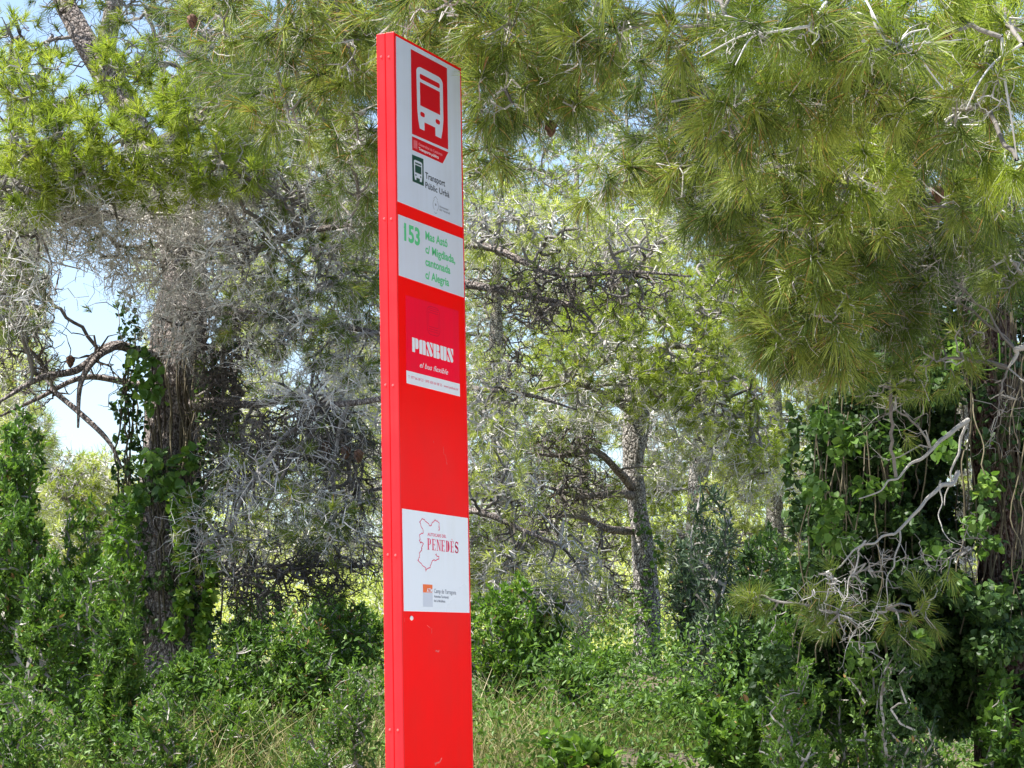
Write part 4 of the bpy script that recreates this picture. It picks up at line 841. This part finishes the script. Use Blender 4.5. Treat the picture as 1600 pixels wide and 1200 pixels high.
ivy('ivy', 'light green round leaved creeper at the left foot of the ivy clad trunk', 'ivy', sp[::-1], .065, 'leaf_mid', 40, 'creepers')

sp = [(at(1012 + 14 * math.sin(y_ * .045), y_, 19.85), (px2m(17, 20), .05, px2m(16, 20))) for y_ in range(800, 1040, 17)]
ivy('ivy', 'sparse ivy climbing the pale slender trunk right of the sign', 'ivy', sp[::-1], .055, 'leaf_mid', 12, 'creepers')
# creeper curtain at right
sp = []; st = []
rr = np.random.default_rng(3)
for y_ in range(430, 1130, 36):
    left = np.interp(y_, [430, 600, 640, 700, 850, 900, 1000, 1130], [1420, 1330, 1275, 1265, 1275, 1240, 1200, 1210])
    for x_ in np.arange(left + 15, 1640, 42):
        sp.append((at(x_ + rr.uniform(-15, 15), y_ + rr.uniform(-15, 15), rr.uniform(8.75, 9.5) - (.25 if x_ > 1500 and y_ > 930 else 0) + (.25 if 1490 < x_ < 1610 and y_ < 900 else 0)), (px2m(38, 9), .22, px2m(30, 9))))
sp_near = [s for s in sp if not (1500 < project(s[0][None])[0][0] < 1600 and project(s[0][None])[1][0] < 900)]
for k in range(50):
    x0 = rr.uniform(1270, 1620); y0 = rr.uniform(380, 620) if x0 > 1400 else rr.uniform(600, 700); d = rr.uniform(8.6, 9.1)
    st.append((at(x0, y0, d), at(x0 + rr.uniform(-50, 50), y0 + rr.uniform(250, 600), d + rr.uniform(-.2, .2)), rr.uniform(0, .1)))
ivy('creeper_curtain', 'dark green curtain of creepers draped over the right hand pine down to the ground', 'creeper', sp_near[::-1], .030, 'leaf_dark', 480, 'creepers', stems=st, stemr=.0026, D=9)
sp = [(at(x_, y_, 8.5), (px2m(22, 8.5), .1, px2m(20, 8.5))) for x_, y_ in ((1290, 660), (1310, 700), (1330, 690), (1350, 760), (1300, 790), (1270, 760), (1285, 830), (1320, 850), (1400, 720), (1500, 550), (1520, 820), (1545, 850), (1500, 910), (1480, 700), (1440, 1000), (1460, 860), (1390, 760), (1540, 760), (1340, 1020), (1560, 930))]
ivy('creeper', 'lighter small leaved creeper sprays on the face of the dark creeper curtain', 'creeper', sp[::-1], .036, 'leaf_mid', 55, 'creepers')
ivy('creeper', 'single thin creeper hanging against the bright gap beside the curtain', 'creeper', [(at(1237 + 5 * math.sin(y_ * .05), y_, 8.7), (px2m(14, 8.7), .05, px2m(14, 8.7))) for y_ in range(640, 850, 12)][::-1], .034, 'leaf_dark', 9, 'creepers', stems=[(at(1238, 600, 8.7), at(1240, 870, 8.7), 0)], stemr=.0016)
st = [(at(1360, 640, 8.2), at(1450, 590, 8.2), .16)]
sp = [(at(x_, y_, 8.75), (px2m(26, 9), .08, px2m(34, 9))) for x_, y_ in ((1530, 620), (1575, 560), (1580, 660), (1540, 690), (1525, 480), (1585, 470), (1560, 740), (1600, 780), (1535, 800), (1590, 900), (1540, 960), (1580, 1000))]
ivy('creeper', 'thin dark creeper clinging to the reddish trunk at the right edge', 'creeper', sp[::-1], .03, 'leaf_dark', 70, 'creepers', stems=[(at(RNG.uniform(1500, 1610), RNG.uniform(380, 560), 8.8), at(RNG.uniform(1500, 1610), RNG.uniform(800, 1000), 8.75), 0) for k in range(16)], stemr=.003)
b = thing('tendril', 'pale looping tendril hanging in front of the creeper curtain', 'creeper', tuple(gp(1400, 8.2)), 'creepers')
for pp in ([(1360, 640), (1380, 665), (1410, 672), (1435, 655), (1450, 620), (1457, 590)], [(1522, 570), (1540, 578), (1560, 572), (1562, 545), (1560, 520)]):
    V, F, _, _ = limb_geo(np.array([at(x, y, 8.2) for x, y in pp]), np.full(len(pp), .0028), 6, 6, .05); make_mesh('stem', V, F, M['leaf_fresh'], b, np.full(len(V), .4), True)

# ---------------------------------------------------------------- bushes
def bush(px, py_top, D, hw, name, label, cat, n, size, aspect, mat, per=16, depth=None, **kw):
    f = gp(px, D); top = at(px, py_top, D)[2]; h = max(top - f[2], .3); w = px2m(hw, D)
    c = f + [0, 0, h * .52]; rad = np.array([w, depth or max(w, .5), h * .55])
    return shrub(name, label, cat, f, c, rad, int(n * 1.35), size, aspect, M and mat, per, D=D, **kw)
B = 'bushes on the bank'
bush(40, 815, 11.2, 110, 'mastic_bush', 'large glossy green bush filling the lower left corner', 'bush', 420, .036, .42, 'leaf_mid', 22, group=B)
bush(165, 915, 10.6, 110, 'mastic_bush', 'dark green feathery bush below the thick left trunk', 'bush', 380, .034, .36, 'leaf_mid', 22, group=B)
bush(15, 620, 12.6, 60, 'tall_shrub', 'tall fresh green shrub at the left edge reaching up to the open sky', 'shrub', 420, .042, .55, 'leaf_mid', 18, group=B)
bush(110, 740, 13.2, 95, 'tall_shrub', 'leafy shrub with dark sprigs in front of the lime green young pine', 'shrub', 300, .042, .5, 'leaf_mid', 12, group=B)
bush(195, 700, 13.6, 60, 'tall_shrub', 'thin bright shrub climbing beside the left edge of the ivy clad trunk', 'shrub', 240, .04, .6, 'leaf_fresh', 12, group=B)
bush(340, 970, 12.2, 120, 'mastic_bush', 'dark bush at the foot of the thick left trunk', 'bush', 340, .036, .42, 'leaf_mid', 20, group=B)
bush(375, 1035, 10.8, 70, 'mastic_bush', 'blue green sprigged bush above the dry grass left of the sign', 'bush', 240, .034, .34, 'leaf_mid', 20, group=B, tint=(.3, .95))
bush(480, 940, 12.4, 90, 'mastic_bush', 'mixed green and brown bush beside the left edge of the sign', 'bush', 320, .034, .4, 'leaf_mid', 16, group=B, dryf=.06)
bush(555, 900, 13.5, 100, 'mastic_bush', 'shadowy bush right behind the left edge of the sign', 'bush', 300, .036, .42, 'leaf_mid', 16, group=B, dryf=.04)
bush(520, 1070, 9.9, 80, 'low_shrub', 'low olive green shrub touching the sign on its left', 'shrub', 260, .026, .3, 'leaf_mid', 20, group=B)
bush(250, 1100, 9.8, 70, 'low_shrub', 'low green shrub at the bottom edge left of the dry grass', 'shrub', 200, .03, .4, 'leaf_mid', 18, group=B)
bush(40, 1060, 9.6, 80, 'low_shrub', 'low dark leaved shrub in the very bottom left corner', 'shrub', 240, .032, .45, 'leaf_mid', 18, group=B)
bush(790, 905, 12.6, 75, 'mastic_bush', 'yellow green bush just right of the sign at its foot', 'bush', 380, .032, .45, 'leaf_fresh', 20, group=B, dryf=.02)
bush(880, 1000, 12.2, 80, 'mastic_bush', 'grey green thin sprigged bush between sign and slender pine', 'bush', 240, .034, .35, 'leaf_mid', 16, group=B)
bush(960, 1065, 12.8, 90, 'mastic_bush', 'dark green bush in front of the slender pine trunk', 'bush', 320, .036, .45, 'leaf_mid', 20, group=B)
bush(1085, 1050, 12.0, 80, 'mastic_bush', 'mid green bush right of the slender pine trunk', 'bush', 300, .036, .45, 'leaf_mid', 20, group=B)
bush(900, 1120, 9.7, 80, 'bramble', 'light green bramble with broad leaves at the bottom centre', 'bramble', 170, .046, .7, 'leaf_fresh', 10, group=B, round_=True)
bush(1040, 1110, 9.6, 80, 'bramble', 'bramble patch at the bottom right of centre', 'bramble', 200, .040, .65, 'leaf_mid', 12, group=B, round_=True)
bush(1150, 1060, 9.8, 80, 'bramble', 'round leaved bramble left of the fresh green bush', 'bramble', 240, .036, .65, 'leaf_mid', 14, group=B, round_=True)
bush(1130, 735, 14, 100, 'olive_shrub', 'tall dark narrow leaved shrub right of the slender pine', 'shrub', 420, .060, .24, 'leaf_blue', 10, group=B, shell=.1, lobes=9)
bush(1170, 850, 13, 95, 'olive_shrub', 'dark dense narrow leaved shrub in the hollow beside the creepers', 'shrub', 420, .052, .28, 'leaf_dark', 16, group=B)
bush(1095, 820, 15.5, 60, 'olive_shrub', 'grey green open shrub just right of the slender pine trunk', 'shrub', 300, .05, .26, 'leaf_blue', 12, group=B, shell=.1)
bush(1235, 925, 8.9, 75, 'mastic_bush', 'fresh green sunlit bush below the dead grey branch at right', 'bush', 420, .024, .42, 'leaf_fresh', 20, group=B)
bush(1330, 1010, 8.6, 90, 'mastic_bush', 'deep green bush under the creeper curtain', 'bush', 360, .027, .42, 'leaf_mid', 20, group=B)
bush(1440, 1060, 8.5, 80, 'mastic_bush', 'dark bush at the lower right below the dead branch', 'bush', 300, .028, .42, 'leaf_mid', 18, group=B)
bush(1560, 1010, 8.5, 80, 'bramble', 'round leaved bramble in the bottom right corner before the trunk', 'bramble', 300, .036, .65, 'leaf_mid', 16, group=B, round_=True)
bush(700, 960, 13.0, 70, 'mastic_bush', 'bush directly behind the foot of the sign', 'bush', 240, .034, .42, 'leaf_mid', 16, group=B)

bush(1400, 1040, 8.0, 110, 'mastic_bush', 'low dark bush at the bottom edge under the creeper curtain', 'bush', 260, .026, .42, 'leaf_dark', 20, group=B)  # dark leaves stand in for canopy shade along the lower right
bush(1270, 1080, 8.3, 95, 'mastic_bush', 'low bush at the bottom edge below the fresh green bush', 'bush', 240, .026, .42, 'leaf_mid', 20, group=B)
bush(1530, 1060, 7.9, 110, 'bramble', 'bramble at the bottom edge in front of the reddish trunk', 'bramble', 220, .034, .65, 'leaf_dark', 14, group=B, round_=True)  # canopy shade put into the leaf colour here too
for px, top, D, hw, lab, mt, sz in ((90, 830, 15.5, 100, 'shrub in the shade behind the lower left bushes', 'leaf_mid', .045), (210, 880, 16.5, 90, 'shrub just left behind the thick left trunk', 'leaf_mid', .045), (400, 900, 16, 90, 'shrub just right behind the thick left trunk', 'leaf_dark', .045),
        (540, 920, 17.5, 90, 'shrub behind the shadowy bush left of the sign', 'leaf_mid', .045), (840, 930, 17, 90, 'shrub in the second row right of the sign', 'leaf_mid', .045), (920, 1010, 18, 80, 'shrub left behind the slender pine', 'leaf_fresh', .042),
        (1100, 940, 18, 90, 'shrub right behind the slender pine', 'leaf_mid', .045), (1230, 860, 14.5, 80, 'shrub in the hollow beside the creeper curtain', 'leaf_mid', .045)):
    bush(px, top, D, hw, 'understory_shrub', lab, 'shrub', 260, sz, .45, mt, 16, group=B)

# ---------------------------------------------------------------- grass and ground cover
def grass_patch():
    n = 46000; y = RNG.uniform(8.3, 13, n); x = RNG.uniform(-1, 1, n); x = np.where(np.arange(n) < 12000, np.sign(x) * (.26 + .4 * np.abs(x)), x * .26) * y; z = ground_z(x, y)
    dens = np.sin(x * 2.1 + 1) + np.sin(y * 1.7 + x) + RNG.normal(0, .7, n); px, _ = project(np.column_stack([x, y, z]))
    dry = ((px > 180) & (px < 600)) | ((px > 735) & (px < 860)); k = ((dens > -.2) & (px < 900)) | dry | ((px > 900) & (dens > 1.2)); x, y, z, dry = x[k], y[k], z[k], dry[k]; n = len(x)
    P = np.column_stack([x, y, z]); h = RNG.uniform(.10, .30, n) * np.where(dry & (RNG.uniform(size=n) < .35), 1.7, 1)
    d = unit(RNG.normal(0, .28, (n, 3)) + [0, 0, 1]); s = unit(np.cross(d, RNG.normal(size=(n, 3)))); w = .0022 * RNG.uniform(.6, 1.3, n)[:, None]
    mid = P + d * h[:, None] * .55; end = P + d * h[:, None] + RNG.normal(0, .3, (n, 3)) * h[:, None] * [1, 1, .3] - [0, 0, .02]
    V = np.stack([P - s * w, P + s * w, mid - s * w * .8, mid + s * w * .8, end - s * w * .15, end + s * w * .15], 1).reshape(-1, 3)
    b = (np.arange(n) * 6)[:, None]; F = np.concatenate([b + [0, 1, 3, 2], b + [2, 3, 5, 4]])
    t = np.where(dry & (RNG.uniform(size=n) < .45), RNG.uniform(.45, .95, n), RNG.uniform(0, .6, n))
    tag(make_mesh('grass', V, [F], M['grass'], None, np.repeat(t, 6)), 'wild grass on the bank, dry and straw coloured left of the sign', 'grass', None, 'stuff')
grass_patch()
def cover():
    n = 150000; y = 8.4 + 12 * RNG.uniform(0, 1, n) ** 1.3; x = RNG.uniform(-1, 1, n); x = np.where(np.arange(n) < 60000, np.sign(x) * (.27 + .45 * np.abs(x)), x * .27) * y; z = ground_z(x, y)
    hh = .22 + .5 * (.5 + .5 * np.sin(x * 3.1 + 2 * np.sin(y * 2))) * smooth(y, 9, 11)
    P = np.column_stack([x, y, z + RNG.uniform(.01, 1, n) * hh]); cl = (np.floor(x * 5) * 13 + np.floor(y * 5) * 7) % 17
    tag((lambda a: (a.add(*leaves(P, unit(RNG.normal(size=(n, 3)) + [0, 0, .4]), RNG.uniform(.6, 1.3, n) * .034, .5, np.clip(cl / 20 + RNG.normal(0, .15, n), 0, 1))), a.build('undergrowth', M['leaf_mid']))[1])(Acc()),
        'low leafy ground cover between the bushes on the bank', 'undergrowth', None, 'stuff')
cover()
def far_wood():
    a = Acc(); n = 260000; D = RNG.uniform(45, 90, n); x = RNG.uniform(-1, 1, n) * D * .55
    top = 2.2 + D * .035 * (1 + .4 * np.sin(x * .35) + .3 * np.sin(x * .9 + 2)); z = ground_z(x, D) + RNG.uniform(0, 1, n) * top
    P = np.column_stack([x, D, z]); tn = np.clip(.5 + .3 * np.sin(x * .8) + RNG.normal(0, .2, n), 0, 1)
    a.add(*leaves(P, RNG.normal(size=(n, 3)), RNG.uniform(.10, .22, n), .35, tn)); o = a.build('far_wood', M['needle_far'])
    tag(o, 'far off pine wood closing the view between the trunks', 'wood', None, 'stuff')
far_wood()
